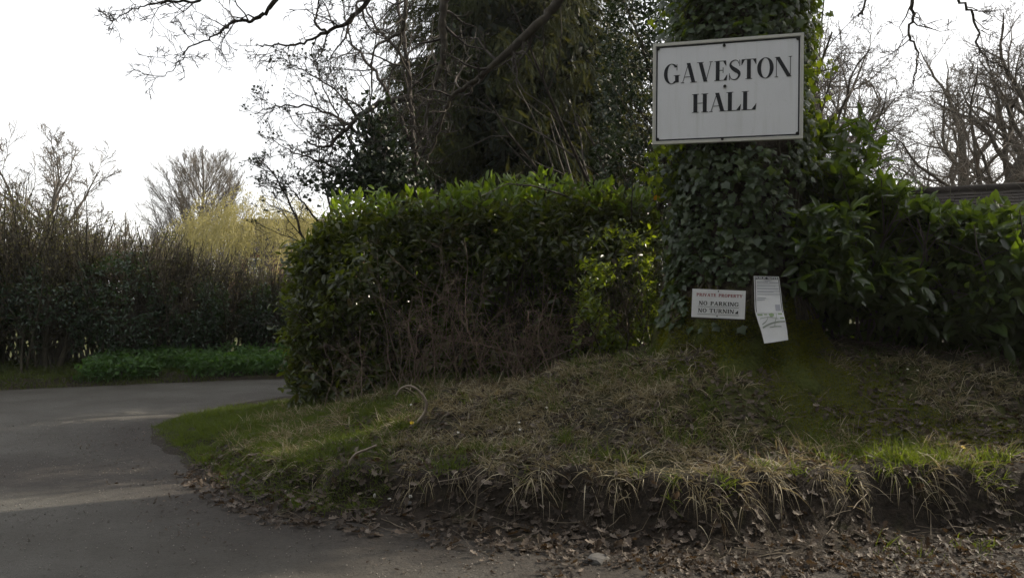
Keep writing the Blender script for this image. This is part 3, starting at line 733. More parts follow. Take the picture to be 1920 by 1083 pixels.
mb = MB(); word(mb, 'PUBLIC', ntf, .05, .951, .034, .20, .14, .12, .02, .10, .40, 0); word(mb, 'NOTICE', ntf, .52, .951, .034, .20, .14, .12, .02, .10, .42, 0); mb.build('lettering', M['paper'], pn)
rn = np.random.default_rng(12)
for k, (v, u0, u1, h) in enumerate([(.925, .35, .7, .008), (.908, .4, .62, .008), (.885, .1, .52, .016), (.882, .57, .92, .018), (.862, .1, .93, .006), (.835, .1, .93, .006), (.828, .1, .8, .006),
        (.80, .1, .95, .006), (.79, .1, .9, .006), (.765, .1, .94, .006), (.757, .1, .7, .006), (.735, .1, .95, .006), (.70, .1, .4, .006), (.682, .1, .35, .006)]):
    psheet(v, v+h, u0, u1, .0062, 6, 2).build('text_line', M['print'], pn, True)
psheet(.56, .64, .72, .9, .0062, 4, 4).build('stamp', M['print'], pn, True)
for (v, u0, u1, h) in ((.46, .05, .22, .035), (.475, .28, .38, .02), (.455, .45, .62, .05), (.49, .5, .58, .03), (.485, .78, .93, .035), (.44, .47, .57, .02), (.40, .82, .97, .03)):
    psheet(v, v+h, u0, u1, .0032, 4, 3).build('map_wood', M['mapgreen'], pn, True)
mb = MB()
def mline(pts, w):
    p = catmull(np.array(pts), 16); t = nrm(np.gradient(p, axis=0)); n = np.stack([-t[:, 1]*.4, t[:, 0]], -1)*w
    for i in range(15):
        mb.add(np.array([nf(*(p[i]-n[i]), .0034), nf(*(p[i]+n[i]), .0034), nf(*(p[i+1]+n[i+1]), .0034), nf(*(p[i+1]-n[i+1]), .0034)]), np.array([[0, 3, 2, 1]]))
mline([(.72, .51), (.68, .42), (.62, .36), (.55, .27)], .012); mline([(.10, .25), (.4, .31), (.7, .345), (.98, .35)], .012)
mline([(.12, .30), (.3, .36), (.38, .42)], .008); mline([(.35, .25), (.6, .265), (.8, .26)], .007); mline([(.1, .40), (.4, .43), (.75, .40)], .005)
mb.build('map_line', M['maproad'], pn)

# ------------------------------------------------------------------ foliage volumes
def laurel_leaves(surf, out, rng, L=(.09, .14), wr=.42):
    """leaf frames for points on a shrub's shell with outward direction out"""
    n = len(surf)
    ax = nrm(.55*out + .75*rng.normal(size=(n, 3)) + np.array([0, 0, -.15]))
    nv = nrm(.5*out + np.array([0, 0, .8]) + .45*rng.normal(size=(n, 3)))
    ln = rng.uniform(*L, n); sc = np.stack([ln*wr, ln, ln], -1)
    return frames(ax, nv), sc

# ---- cherry-laurel hedge between the road and the oak
rng = np.random.default_rng(2)
HB = (P(900, 700, 9.0)[0], 9.2, .55)
hedge = thing('laurel_hedge', 'dark cherry laurel hedge block with bare twiggy front beside the road', 'hedge', HB)
hx0, hx1 = -2.75, 1.75
def hy_front(x): return np.interp(x, [-3, -2.4, -1.5, 0, 1.0, 1.8], [9.75, 9.25, 9.0, 8.8, 8.85, 9.0])
def hz_top(x): return np.interp(x, [-2.8, -2.55, -2.2, -1.6, -.8, .2, 1.1, 1.8], [2.05, 2.38, 2.55, 2.66, 2.74, 2.70, 2.76, 2.6])
def hedge_points(n, dmax):
    k = rng.random(n); x = rng.uniform(hx0, hx1, n); pos = np.zeros((n, 3)); out = np.zeros((n, 3)); dep = rng.random(n)**1.3*dmax
    fr_ = k < .66; tp = (k >= .66) & (k < .84); le = k >= .84
    zt = hz_top(x); u = rng.random(n)
    und = (fbm(x*1.7, u*3.2, 77)-.46)*1.15
    g = bank_h(x, hy_front(x))
    pos[:, 0] = x
    pos[fr_, 2] = (g+.02+(zt-g)*u)[fr_]; pos[fr_, 1] = (hy_front(x)+dep+und - .18*np.sin(u*3.1)+.5*sstep(.66, 1.0, u))[fr_]; out[fr_] = (0, -1, .15)
    tu = (fbm(x*2.6, u*2+3, 79)-.46)*.95; pos[tp, 2] = (zt-dep*.5+tu-.5*np.clip(.4-u, 0, 1)-.25*sstep(-1.9, -2.7, x))[tp]; pos[tp, 1] = (hy_front(x)+.05+1.0*u)[tp]; out[tp] = (0, -.25, 1)
    zl = .35+(2.25-.35)*u; pos[le, 0] = (hx0+dep+und*.6-.1*np.sin(u*3.1))[le]; pos[le, 2] = zl[le]; pos[le, 1] = (9.45+1.0*rng.random(n))[le]; out[le] = (-1, -.2, .15)
    return pos, out, fr_, u
pos, out, fr_, u = hedge_points(19000, .6)
x = pos[:, 0]
barez = np.exp(-((x+.05)/1.45)**2)*np.exp(-((pos[:, 2]-1.35)/.72)**2)          # the twiggy, leafless middle
barez2 = np.exp(-((x+1.2)/.5)**2)*np.exp(-((pos[:, 2]-1.0)/.5)**2)
kp = rng.random(len(x)) > np.clip(1.25*barez+.55*barez2, 0, .93)*fr_
pos, out = pos[kp], out[kp]
R, sc = laurel_leaves(pos, out, rng, (.06, .14), .42); rv = rng.random(len(pos))
order = np.argsort(-show(pos, R, sc)+.004*(pos[:, 1]-hy_front(pos[:, 0]) > .12)); big, rest = order[:300], order[300:]
mb = MB(); scatter(mb, LAUREL, pos[rest], R[rest], sc[rest], rv[rest]); mb.build('foliage', M['hedge'], hedge, True, 'stuff')
leaf_objects('leaf', LAUREL, pos[big], R[big], sc[big], M['hedge'], hedge)
# young shoots along the top
n = 1300; x = rng.uniform(-2.4, 1.7, n); pos = np.stack([x, hy_front(x)+rng.uniform(.0, 1.0, n), hz_top(x)+rng.uniform(-.15, .12, n)+(fbm(x*2.2, x*0, 81)-.46)*.5], -1)
cl = fbm(x*3, pos[:, 1]*3, 91); pos = pos[cl > .42]; n = len(pos)
R = frames(nrm(rng.normal(size=(n, 3))*.6+np.array([0, -.1, .75])), nrm(rng.normal(size=(n, 3))*.6+np.array([-.3, -.6, .3]))); ln = rng.uniform(.10, .16, n)
mb = MB(); scatter(mb, LAUREL, pos, R, np.stack([ln*.38, ln, ln], -1), rng.random(n)); mb.build('young_leaves', M['laurel_young'], hedge, True, 'stuff')
# stems inside
n = 70; x = rng.uniform(hx0+.3, hx1-.2, n); st = np.stack([x, hy_front(x)+rng.uniform(.25, 1.1, n), bank_h(x, hy_front(x)+.5)-.05], -1)
c0 = walk(st, rng.normal(size=(n, 3))*.25+np.array([0, -.05, 1]), rng.uniform(1.3, 2.0, n), 9, .12, .2, rng); r0 = np.linspace(.018, .006, 9)[None]*rng.uniform(.6, 1.3, (n, 1))
mb = MB(); tubes(mb, c0, r0, 5); mb.build('stems', M['stem'], hedge, True, 'stuff')
c1, r1_ = sprout(c0, r0, 10, rng, .15, .98, .9, .3, .42, 7, .28, .05, .5, .3, .2)
c2, r2_ = sprout(c1, r1_, 5, rng, .15, .98, .8, .3, .5, 5, .28, .05, .6, .4, .08)
mb = MB(); tubes(mb, c1, np.maximum(r1_, .002), 4); tubes(mb, c2, np.maximum(r2_, .0016), 3); mb.build('twigs', M['twig'], hedge, False, 'stuff')
# dark back of leaves deep inside so that no daylight comes through
n = 8000; x = rng.uniform(hx0+.2, hx1, n); u = rng.random(n); pos = np.stack([x, hy_front(x)+rng.uniform(.5, 1.0, n), .4+(hz_top(x)-.45)*u], -1)
R, sc = laurel_leaves(pos, np.repeat([[0, -1.0, 0]], n, 0), rng, (.11, .16), .55)
mb = MB(); scatter(mb, OVAL, pos, R, sc, rng.random(n)); mb.build('inner_foliage', M['laurel'], hedge, True, 'stuff')

# ---- tangles of dead bramble and twigs in front of the hedge
def tangle(px, label, n, seed, span, hgt, mat):
    rng = np.random.default_rng(seed)
    x0 = P(px, 700, 8.6)[0]; y0 = float(hy_front(np.array([x0]))[()] if np.ndim(x0) else hy_front(x0))-.25; g0 = float(bank_h(np.array([x0]), np.array([y0]))[0])
    t = thing('bramble_tangle', label, 'bramble', (x0, y0, g0), 'dead bramble tangles against the hedge')
    x = x0+rng.normal(size=n)*span; y = hy_front(x)-.30-np.abs(rng.normal(size=n))*.28; st = np.stack([x, y, bank_h(x, y)-.02], -1)
    c0 = walk(st, np.stack([rng.normal(size=n)*.45, rng.normal(size=n)*.22+.1, 1+0*x], -1), rng.uniform(.5, 1.0, n)*hgt, 11, .16, -.15, rng)
    r0 = np.linspace(.0065, .002, 11)[None]*rng.uniform(.5, 1.1, (n, 1))
    mb = MB(); tubes(mb, c0, r0, 4); mb.build('canes', mat, t, False, 'stuff')
    c1, r1_ = sprout(c0, r0, 9, rng, .15, .98, .9, .3, .30, 6, .3, -.05, .6, .4, .1)
    c2, r2_ = sprout(c1, r1_, 4, rng, .15, .98, .8, .3, .45, 4, .3, .0, .7, .5, .04)
    mb = MB(); tubes(mb, c1, np.maximum(r1_, .0016), 3); tubes(mb, c2, np.maximum(r2_, .0012), 3); mb.build('twigs', mat, t, False, 'stuff')
tangle(700, 'dead bramble tangle against the leafy roadside end of the hedge', 12, 21, .28, 1.1, M['redtwig'])
tangle(850, 'tall reddish bramble tangle climbing the twiggy middle of the hedge', 30, 22, .34, 2.0, M['redtwig'])
tangle(1000, 'low brown bramble thicket below the bare middle of the hedge', 34, 23, .34, 1.2, M['redtwig'])
tangle(1130, 'brown bramble tangle between the hedge and the sunlit privet', 16, 24, .25, 1.0, M['redtwig'])

# ---- sunlit privet beside the trunk
rng = np.random.default_rng(3)
pv = thing('privet_bush', 'bright yellow-green privet bush catching sun between hedge and oak', 'bush', (1.2, 8.2, .95))
n = 5000; c = np.array([1.24, 8.22, 1.42]); d = nrm(rng.normal(size=(n, 3))); rr = (.55+.45*rng.random(n))[:, None]
rr = rr*(.55+.9*fbm(d[:, 0]*2.2+4, d[:, 2]*2.2+d[:, 1]+7, 73))[:, None]; pos = c+d*rr*np.array([.62, .42, .84])+rng.normal(size=(n, 3))*.05; pos = pos[(pos[:, 1] < 8.7)]; pos = pos[pos[:, 2] > bank_h(pos[:, 0], pos[:, 1])+.02]
kp = fbm(pos[:, 0]*5, pos[:, 2]*5, 71) > .44; pos = pos[kp]; n = len(pos)
R, sc = laurel_leaves(pos, nrm(pos-c), rng, (.04, .075), .55)
order = np.argsort(-show(pos, R, sc)); big, rest = order[:150], order[150:]
mb = MB(); scatter(mb, OVAL, pos[rest], R[rest], sc[rest], rng.random(len(rest))); mb.build('foliage', M['privet'], pv, True, 'stuff')
leaf_objects('leaf', OVAL, pos[big], R[big], sc[big], M['privet'], pv, 150)
st = np.repeat([[1.2, 8.25, .9]], 16, 0)+rng.normal(size=(16, 3))*np.array([.15, .12, .02])
c0 = walk(st, rng.normal(size=(16, 3))*.4+np.array([0, 0, 1]), rng.uniform(.8, 1.4, 16), 8, .12, .1, rng); r0 = np.linspace(.012, .003, 8)[None]*np.ones((16, 1))
c1, r1_ = sprout(c0, r0, 8, rng, n=5); mb = MB(); tubes(mb, c0, r0, 5); tubes(mb, c1, np.maximum(r1_, .002), 3); mb.build('stems', M['stem'], pv, False, 'stuff')

leaf_objects('yellowed_leaf', OVAL, [P(1227, 376, 8.2), P(1230, 372, 8.2)], frames(np.array([[.3, -.5, .9], [.6, -.4, .3]]), np.array([[0, -1, .2], [.2, -1, .1]])), np.array([[.045, .07, .06], [.04, .06, .05]]), M['orange'], pv, 2)
# ---- big-leaved laurel to the right of the oak
rng = np.random.default_rng(4)
rl = thing('laurel_shrub', 'broad cherry laurel with large glossy leaves between the oak and the tiled roof', 'shrub', (4.3, 7.7, .9))
def rl_top(x): return np.interp(x, [2.7, 3.0, 3.4, 3.9, 4.4, 4.8, 5.4, 6.6], [2.3, 2.75, 2.55, 2.26, 2.28, 2.22, 2.16, 2.16])
def rl_front(x, u): return np.interp(x, [2.7, 3.1, 3.6, 4.4, 5.2, 6.6], [7.5, 7.2, 6.85, 6.65, 6.6, 6.6]) + .30*(1-np.sin(math.pi*np.clip(u*.9+.05, 0, 1)))
n = 10500; x = rng.uniform(2.75, 6.6, n); k = rng.random(n); u = rng.random(n); dep = rng.random(n)**1.4*.5; und = (fbm(x*1.8, u*3, 88)-.46)*1.2
g = bank_h(x, np.full(n, 7.2)); fm = k < .7
pos = np.stack([x, np.where(fm, rl_front(x, u)+dep+und, rl_front(x, u)+.1+1.5*rng.random(n)), np.where(fm, g+.05+(rl_top(x)-g)*u, rl_top(x)-dep*.6+und*.35)], -1)
out = np.where(fm[:, None], np.array([[-.1, -1, .1]]), np.array([[0, -.3, 1.0]]))
low = (pos[:, 2] < 1.35) & (x < 3.5); pos, out = pos[~low], out[~low]
# a column of the same laurel climbing beside the trunk
n = 760; zc = rng.uniform(1.4, 3.25, n); an = rng.uniform(0, 6.28, n); rr = rng.random(n)**.6*np.interp(zc, [1.4, 2.3, 3.3], [.46, .58, .30])
pos = np.vstack([pos, np.stack([3.10+.12*(zc-2)+rr*np.cos(an), 7.45+rr*np.sin(an)*.8, zc], -1)]); out = np.vstack([out, np.stack([np.cos(an), np.sin(an), .3+0*an], -1)])
n = 420; pos = np.vstack([pos, np.stack([rng.uniform(2.5, 3.1, n), rng.uniform(6.65, 7.1, n), rng.uniform(1.55, 2.35, n)], -1)]); out = np.vstack([out, np.repeat([[-.3, -1, 0]], n, 0)])
R, sc = laurel_leaves(pos, out, rng, (.12, .21), .38)
pxx = 960+pos[:, 0]/pos[:, 1]*F_PX
order = np.argsort(-show(pos, R, sc)); big, rest = order[:300], order[300:]
mb = MB(); scatter(mb, LAUREL, pos[rest], R[rest], sc[rest], rng.random(len(rest))); mb.build('foliage', M['laurel'], rl, True, 'stuff')
leaf_objects('leaf', LAUREL, pos[big], R[big], sc[big], M['laurel'], rl)
n = 850; x = rng.uniform(2.9, 6.4, n); pos = np.stack([x, rng.uniform(6.9, 8.0, n), rl_top(x)+rng.uniform(-.10, .14, n)*(fbm(x*4, x*0, 17) > .4)], -1)
R = frames(nrm(rng.normal(size=(n, 3))*.6+np.array([0, -.1, .7])), nrm(rng.normal(size=(n, 3))*.5+np.array([-.3, -.7, .2]))); ln = rng.uniform(.09, .15, n)
mb = MB(); scatter(mb, LAUREL, pos, R, np.stack([ln*.45, ln, ln], -1), rng.random(n)); mb.build('young_leaves', M['laurel_young'], rl, True, 'stuff')
n = 60; x = rng.uniform(2.9, 6.4, n); st = np.stack([x, rng.uniform(7.2, 8.2, n), bank_h(x, np.full(n, 7.7))-.05], -1)
c0 = walk(st, rng.normal(size=(n, 3))*.3+np.array([0, -.25, 1]), rng.uniform(1.2, 1.8, n), 8, .12, .1, rng); r0 = np.linspace(.02, .006, 8)[None]*rng.uniform(.5, 1.2, (n, 1))
c1, r1_ = sprout(c0, r0, 6, rng); mb = MB(); tubes(mb, c0, r0, 5); tubes(mb, c1, np.maximum(r1_, .002), 4); mb.build('stems', M['stem'], rl, True, 'stuff')
n = 3600; x = rng.uniform(2.9, 6.6, n); pos = np.stack([x, rng.uniform(7.5, 8.3, n), .9+(rl_top(x)-.95)*rng.random(n)], -1)
R, sc = laurel_leaves(pos, np.repeat([[0, -1.0, 0]], n, 0), rng, (.14, .2), .55)
mb = MB(); scatter(mb, OVAL, pos, R, sc, rng.random(n)); mb.build('inner_foliage', M['laurel'], rl, True, 'stuff')

# ------------------------------------------------------------------ conifer
def cypress(base, H, r0, seed, label, nb=800, fs=(.15, .36), per=100, group=None, inner=42):
    rng = np.random.default_rng(seed); bx, by, bz = base
    t = thing('cypress_tree', label, 'conifer', base, group)
    z = np.linspace(-.1, H, 16); mb = MB(); tubes(mb, np.stack([bx+0*z, by+0*z, bz+z], -1), np.linspace(.22, .02, 16), 9, cap=True); mb.build('trunk', M['bark'], t, True)
    zb = .5+(H-.7)*rng.random(nb)**1.45; an = rng.uniform(0, 2*math.pi, nb)
    prof = r0*np.clip(1.08-(zb/H)**1.7, .06, 1)*(.82+.36*fbm(an*1.9, zb*.8, seed))
    d = np.stack([np.cos(an), np.sin(an), .45+0*an], -1)
    c0 = walk(np.stack([bx+0*an, by+0*an, bz+zb], -1), d, prof*1.16, 8, .07, -.75, rng)
    mb = MB(); tubes(mb, c0, np.linspace(.03, .005, 8)[None]*np.ones((nb, 1)), 4); mb.build('branches', M['darkwood'], t, False, 'stuff')
    m_ = per; tt = .22+.78*rng.random((nb, m_))**.75; x = tt*7; i = np.minimum(x.astype(int), 6); fr_ = (x-i)[..., None]; rows = np.arange(nb)[:, None]
    pos = c0[rows, i]*(1-fr_)+c0[rows, i+1]*fr_ + rng.normal(size=(nb, m_, 3))*np.array([.13, .13, .10])
    o = np.repeat(np.stack([np.cos(an), np.sin(an), 0*an], -1)[:, None], m_, 1)
    pos, o = pos.reshape(-1, 3), o.reshape(-1, 3); n = len(pos)
    ax = nrm(.5*o + np.array([0, 0, -.85]) + .38*rng.normal(size=(n, 3))); nv = nrm(o+.6*rng.normal(size=(n, 3)))
    L = rng.uniform(*fs, n)
    mb = MB(); scatter(mb, FROND, pos, frames(ax, nv), np.stack([L*.42, L, L], -1), np.clip(rng.normal(size=n)*.22+.5, 0, .999)); mb.build('foliage', M['cypress'], t, False, 'stuff')
    n = nb*inner+10; zi = .4+(H*.9)*rng.random(n)**1.3; ai = rng.uniform(0, 6.283, n); ri = r0*np.clip(1.0-(zi/H)**1.7, .05, 1)*rng.uniform(.1, .84, n)
    mb = MB(); scatter(mb, OVAL, np.stack([bx+ri*np.cos(ai), by+ri*np.sin(ai), bz+zi], -1), frames(nrm(rng.normal(size=(n, 3))+np.array([0, 0, -.8])), rng.normal(size=(n, 3))), np.stack([np.full(n, .14), np.full(n, .3), np.full(n, .2)], -1), rng.random(n)*.4); mb.build('inner_foliage', M['darkivy'], t, False, 'stuff')
    return t
cypress((.10, 15.3, .45), 12.5, 2.75, 5, 'tall dark cypress with drooping sprays rising behind the laurel hedge')

cypress((9.6, 9.9, .9), 11.5, .75, 55, 'unseen cypress added past the end of the laurel to shade the lane', nb=260, fs=(.3, .5), per=20, inner=2)  # out-of-view tree added to throw dappled shade on lane and bank
# ------------------------------------------------------------------ bare trees
def bare_tree(name, base, label, cat, seed, trunk_h, trunk_r0, nl, spread, llen, levels, mat, group=None, up=.35, wig=.16, lean=(0, 0), t_lo=.35, minr=.004, start=None, bark=None, lf=.5):
    rng = np.random.default_rng(seed); base = np.asarray(base, float)
    t = thing(name, label, cat, base, group)
    tr = walk(base[None]-np.array([[0, 0, .1]]), np.array([[lean[0], lean[1], 1.0]]), [trunk_h], 12, .05, .1, rng); rr = trunk_r0*np.linspace(1, .35, 12)[None]*(1+.6*np.exp(-np.linspace(0, 9, 12)))[None]
    mb = MB(); tubes(mb, tr, rr, 9, cap=True); mb.build('trunk', bark or M['branch'], t, True)
    x = np.linspace(t_lo, .97, nl)*11; i = np.minimum(x.astype(int), 10); st = tr[0, i]*(1-(x-i))[:, None]+tr[0, i+1]*(x-i)[:, None]
    an = np.arange(nl)*2.4+rng.random(nl)*.8; el = np.interp(np.arange(nl), [0, nl-1], [spread, spread*.35])
    d = np.stack([np.cos(an)*np.sin(el), np.sin(an)*np.sin(el), np.cos(el)], -1)
    ll = llen*np.interp(np.arange(nl), [0, nl-1], [1, .62])*rng.uniform(.8, 1.2, nl)
    c0 = walk(st, d, ll, 10, wig, up, rng); r0 = (trunk_r0*lf)*np.linspace(1, .18, 10)[None]*rng.uniform(.7, 1.1, (nl, 1))
    for k in range(nl):
        mb = MB(); tubes(mb, c0[k], r0[k], 6); mb.build('limb', bark or M['branch'], t, True)
    mb = MB(); c, r = c0, r0
    for li, (k, ratio, n, w, a) in enumerate(levels):
        c, r = sprout(c, r, k, rng, .18, .99, a, .25, ratio, n, w, up*.5, .6, .2, .1); tubes(mb, c, np.maximum(r, minr), 4 if li == 0 else 3)
    mb.build('twigs', mat, t, False, 'stuff'); return t
LV = [(8, .55, 7, .2, .75), (7, .5, 5, .2, .7), (6, .5, 4, .2, .65)]

# shrubby bare tree behind the hedge, laid out limb by limb
rng = np.random.default_rng(6)
hw = thing('hawthorn_tree', 'dark bare twiggy tree with ivy clumps leaning over the hedge toward the road', 'tree', P(785, 640, 11.4))
HL = [([(788,650,11.4),(785,420,11.4),(780,330,11.4),(772,230,11.4),(765,120,11.4),(745,0,11.5),(730,-150,11.6)], .075, .02),
 ([(782,380,11.4),(690,345,11.3),(620,310,11.2),(560,290,11.1),(500,256,11.0)], .04, .006), ([(772,180,11.4),(700,200,11.2),(640,250,11.0),(610,275,10.9),(575,265,10.9)], .055, .012),
 ([(775,280,11.4),(715,150,11.6),(660,80,11.8),(640,-20,12)], .035, .008), ([(780,330,11.4),(690,260,11.6),(600,205,11.8),(520,200,12),(476,214,12)], .035, .005),
 ([(690,260,11.6),(640,180,11.6),(565,130,11.7),(530,112,11.7)], .022, .005), ([(690,345,11.3),(640,230,11.4),(600,150,11.5),(590,100,11.5)], .022, .005),
 ([(640,600,11.8),(625,420,11.8),(600,310,11.8),(598,230,11.8)], .028, .006), ([(620,600,11.6),(560,420,11.5),(515,330,11.4),(490,300,11.4)], .025, .005),
 ([(730,620,12),(700,380,12),(640,280,12),(560,250,12)], .03, .005), ([(765,120,11.4),(700,40,11.4),(650,-60,11.4)], .03, .008), ([(780,330,11.4),(820,200,11),(850,100,10.8)], .02, .005),
 ([(600,420,11.5),(560,370,11.4),(520,340,11.3),(500,345,11.3)], .018, .004)]
tw = MB(); ivp = []
for pts, r0, r1 in HL:
    p = catmull(PL(pts), len(pts)*6); p[1:-1] += rng.normal(size=(len(p)-2, 3))*.012; rad = np.linspace(1, 0, len(p))**1.2*(r0-r1)+r1
    mb = MB(); tubes(mb, p, rad, 6, cap=True); mb.build('limb', M['twig'], hw, True)
    c1, r1_ = sprout(p[None], rad[None], 15, rng, .22, .99, .8, .3, .30, 7, .22, .12, .5, .2, .25)
    c2, r2_ = sprout(c1, r1_, 6, rng, .1, .99, .75, .3, .5, 5, .22, .15, .6, .3, .1)
    c3, r3_ = sprout(c2, r2_, 5, rng, .2, .99, .7, .3, .5, 4, .2, .15, .7, .5, .05)
    tubes(tw, c1, np.maximum(r1_, .004), 4); tubes(tw, c2, np.maximum(r2_, .003), 3); tubes(tw, c3, np.maximum(r3_, .0024), 3); ivp.append(c3[:, -1])
tw.build('twigs', M['twig'], hw, False, 'stuff')
iv = np.concatenate(ivp); ppx = 960+iv[:, 0]/iv[:, 1]*F_PX; ppy = HOR-(iv[:, 2]-CAMH)/iv[:, 1]*F_PX
iv = iv[rng.random(len(iv)) < .25]; n = len(iv)
cl = np.concatenate([P(x, y, 11.3)+rng.normal(size=(k, 3))*np.array([sx, .25, sz]) for x, y, k, sx, sz in ((708, 240, 700, .14, .16), (700, 310, 900, .20, .2), (715, 350, 900, .35, .16), (640, 345, 260, .25, .12), (745, 330, 700, .2, .3))])
pos = np.vstack([iv, cl]); n = len(pos)
mb = MB(); scatter(mb, IVY, pos, frames(nrm(rng.normal(size=(n, 3))), nrm(rng.normal(size=(n, 3)))), np.concatenate([rng.uniform(.03, .05, len(iv)), rng.uniform(.05, .09, len(cl))]), rng.random(n)); mb.build('ivy_foliage', M['darkivy'], hw, False, 'stuff')

# bare oaks behind the roof
g_r = 'bare oaks behind the tiled roof'
bare_tree('bare_oak', (6.9, 18.5, .8), 'bare oak with crooked forked limbs close behind the trunk and laurel', 'tree', 31, 5.0, .28, 13, 1.25, 4.6, [(9, .55, 7, .24, .8), (8, .5, 5, .24, .75), (6, .5, 4, .2, .7)], M['fartwig'], g_r, .35, .22, (-.12, 0), .25, .0038, lf=.27)
bare_tree('bare_oak', (6.4, 16.6, .8), 'slim bare oak just showing past the sunny side of the ivy-clad trunk', 'tree', 36, 5.2, .2, 14, 1.2, 3.6, [(9, .6, 7, .22, .8), (8, .5, 5, .22, .75), (6, .5, 4, .2, .7)], M['fartwig'], g_r, .4, .18, (.08, 0), .22, .0038, lf=.27)
bare_tree('bare_oak', (9.5, 17.5, .8), 'bare oak with thick leaning trunk directly above the tiled roof', 'tree', 32, 5.2, .26, 13, 1.2, 4.4, [(9, .55, 7, .24, .8), (8, .5, 5, .24, .75), (6, .5, 4, .2, .7)], M['fartwig'], g_r, .45, .22, (.35, 0), .25, .0038, lf=.27)
bare_tree('bare_oak', (13.0, 19.5, .8), 'bare spreading oak past the ridge end of the tiled roof', 'tree', 33, 5.0, .28, 12, 1.25, 4.6, [(9, .55, 7, .24, .8), (8, .5, 5, .24, .75), (6, .5, 4, .2, .7)], M['fartwig'], g_r, .35, .22, (-.2, 0), .25, .0038, lf=.27)
bare_tree('bare_oak', (10.5, 25, .8), 'taller bare oak standing farther off between the other bare oaks', 'tree', 34, 7.0, .32, 13, 1.1, 5.4, LV, M['fartwig'], g_r, .4, .2, (-.1, 0), .3, .006, lf=.27)
bare_tree('bare_oak', (16.5, 27, .8), 'low wide bare oak beyond the tiled roof', 'tree', 35, 6.5, .32, 13, 1.2, 5.2, LV, M['fartwig'], g_r, .3, .2, (-.1, 0), .3, .006, lf=.27)

# holly between cypress and oak
def bushy(name, label, cat, base, seed, rx, rz, n, size, mat, tmpl, group=None, trunk=True, wr=.6, gap=.34, wood='stem'):
    rng = np.random.default_rng(seed); base = np.asarray(base, float); t = thing(name, label, cat, base, group)
    c = base+np.array([0, 0, rz*1.02]); d = nrm(rng.normal(size=(n, 3))); rr = (.45+.55*rng.random(n)**.6)
    lump = .75+.5*fbm(d[:, 0]*2.5+5, d[:, 2]*2.5+d[:, 1]*1.7+9, seed)
    pos = c+d*(rr*lump)[:, None]*np.array([rx, rx, rz]); kp = fbm(pos[:, 0]*2.2+pos[:, 1], pos[:, 2]*2.2, seed+3) > gap; pos, d = pos[kp], d[kp]
    kp = pos[:, 2] > base[2]+.05; pos, d = pos[kp], d[kp]; n = len(pos)
    R, sc = laurel_leaves(pos, d, rng, size, wr); mb = MB(); scatter(mb, tmpl, pos, R, sc, rng.random(n)); mb.build('crown', mat, t, False, 'stuff')
    if trunk:
        k = 7; st = np.repeat(base[None], k, 0)+rng.normal(size=(k, 3))*np.array([.12, .12, 0])-np.array([0, 0, .1])
        c0 = walk(st, rng.normal(size=(k, 3))*.25+np.array([0, 0, 1]), rng.uniform(1.0, 1.7, k)*rz, 8, .1, .1, rng); r0 = np.linspace(.06, .012, 8)[None]*rng.uniform(.6, 1.2, (k, 1))
        mb = MB(); tubes(mb, c0, r0, 6); mb.build('trunk', M[wood], t, True)
        c1, r1_ = sprout(c0, r0, 9, rng, ratio=.5); mb = MB(); tubes(mb, c1, np.maximum(r1_, .004), 4); mb.build('branches', M[wood], t, False, 'stuff')
    return t
bushy('holly_tree', 'loose evergreen holly between the cypress and the ivy-clad trunk', 'tree', (2.98, 16.3, .9), 41, 1.2, 3.6, 15000, (.05, .09), M['darkivy'], OVAL, gap=.32, wood='twig')
bushy('holly_tree', 'tall dark holly filling the gap between cypress and trunk', 'tree', (1.75, 10.6, .95), 44, .66, 2.8, 8000, (.05, .09), M['darkivy'], OVAL, gap=.30, wood='twig')
bushy('holly_tree', 'added holly tree hidden close behind the ivy-clad trunk, shading the lane', 'tree', (2.85, 9.95, .95), 43, .95, 3.3, 12000, (.06, .10), M['holly'], OVAL)  # unseen tree added behind the trunk to shade the road
bushy('evergreen_bush', 'dark evergreen bush under the bare oaks beside the tiled roof', 'bush', (7.0, 14.5, .9), 42, 1.1, 1.4, 5200, (.06, .10), M['holly'], OVAL)

# ------------------------------------------------------------------ bungalow roof behind the laurel
A = P(1640, 372, 14.6); B = P(2250, 330, 12.4)
dr = nrm((B-A)*np.array([1, 1, 0])); A[2] = B[2] = 3.42; L = np.linalg.norm((B-A)[:2]); nf_ = np.array([dr[1], -dr[0], 0])
bg_ = thing('bungalow', 'low bungalow with dark tiled roof showing above the laurel', 'building', (A+B)/2*np.array([1, 1, 0])+np.array([0, 0, .8]))
M['tile'] = rough_mat('old_roof_tile', [(.3, (.012, .010, .008)), (.7, (.034, .028, .024))], 5, .9, .5, .01, .3)
M['brick'] = rough_mat('brick_wall', [(.3, (.16, .08, .055)), (.7, (.27, .14, .10))], 4, .9, .4, .01, .2)
Rb = np.stack([dr, -nf_, np.array([0, 0, 1.0])], -1); mid = (A+B)/2; pit = math.radians(33); wid = 3.0
mb = MB(); cc = mid-nf_*wid; box(mb, cc+np.array([0, 0, -1.95-.35]), (L-.6, wid*2-.8, 2.6), Rb); mb.build('wall', M['brick'], bg_)
rt = np.random.default_rng(9)
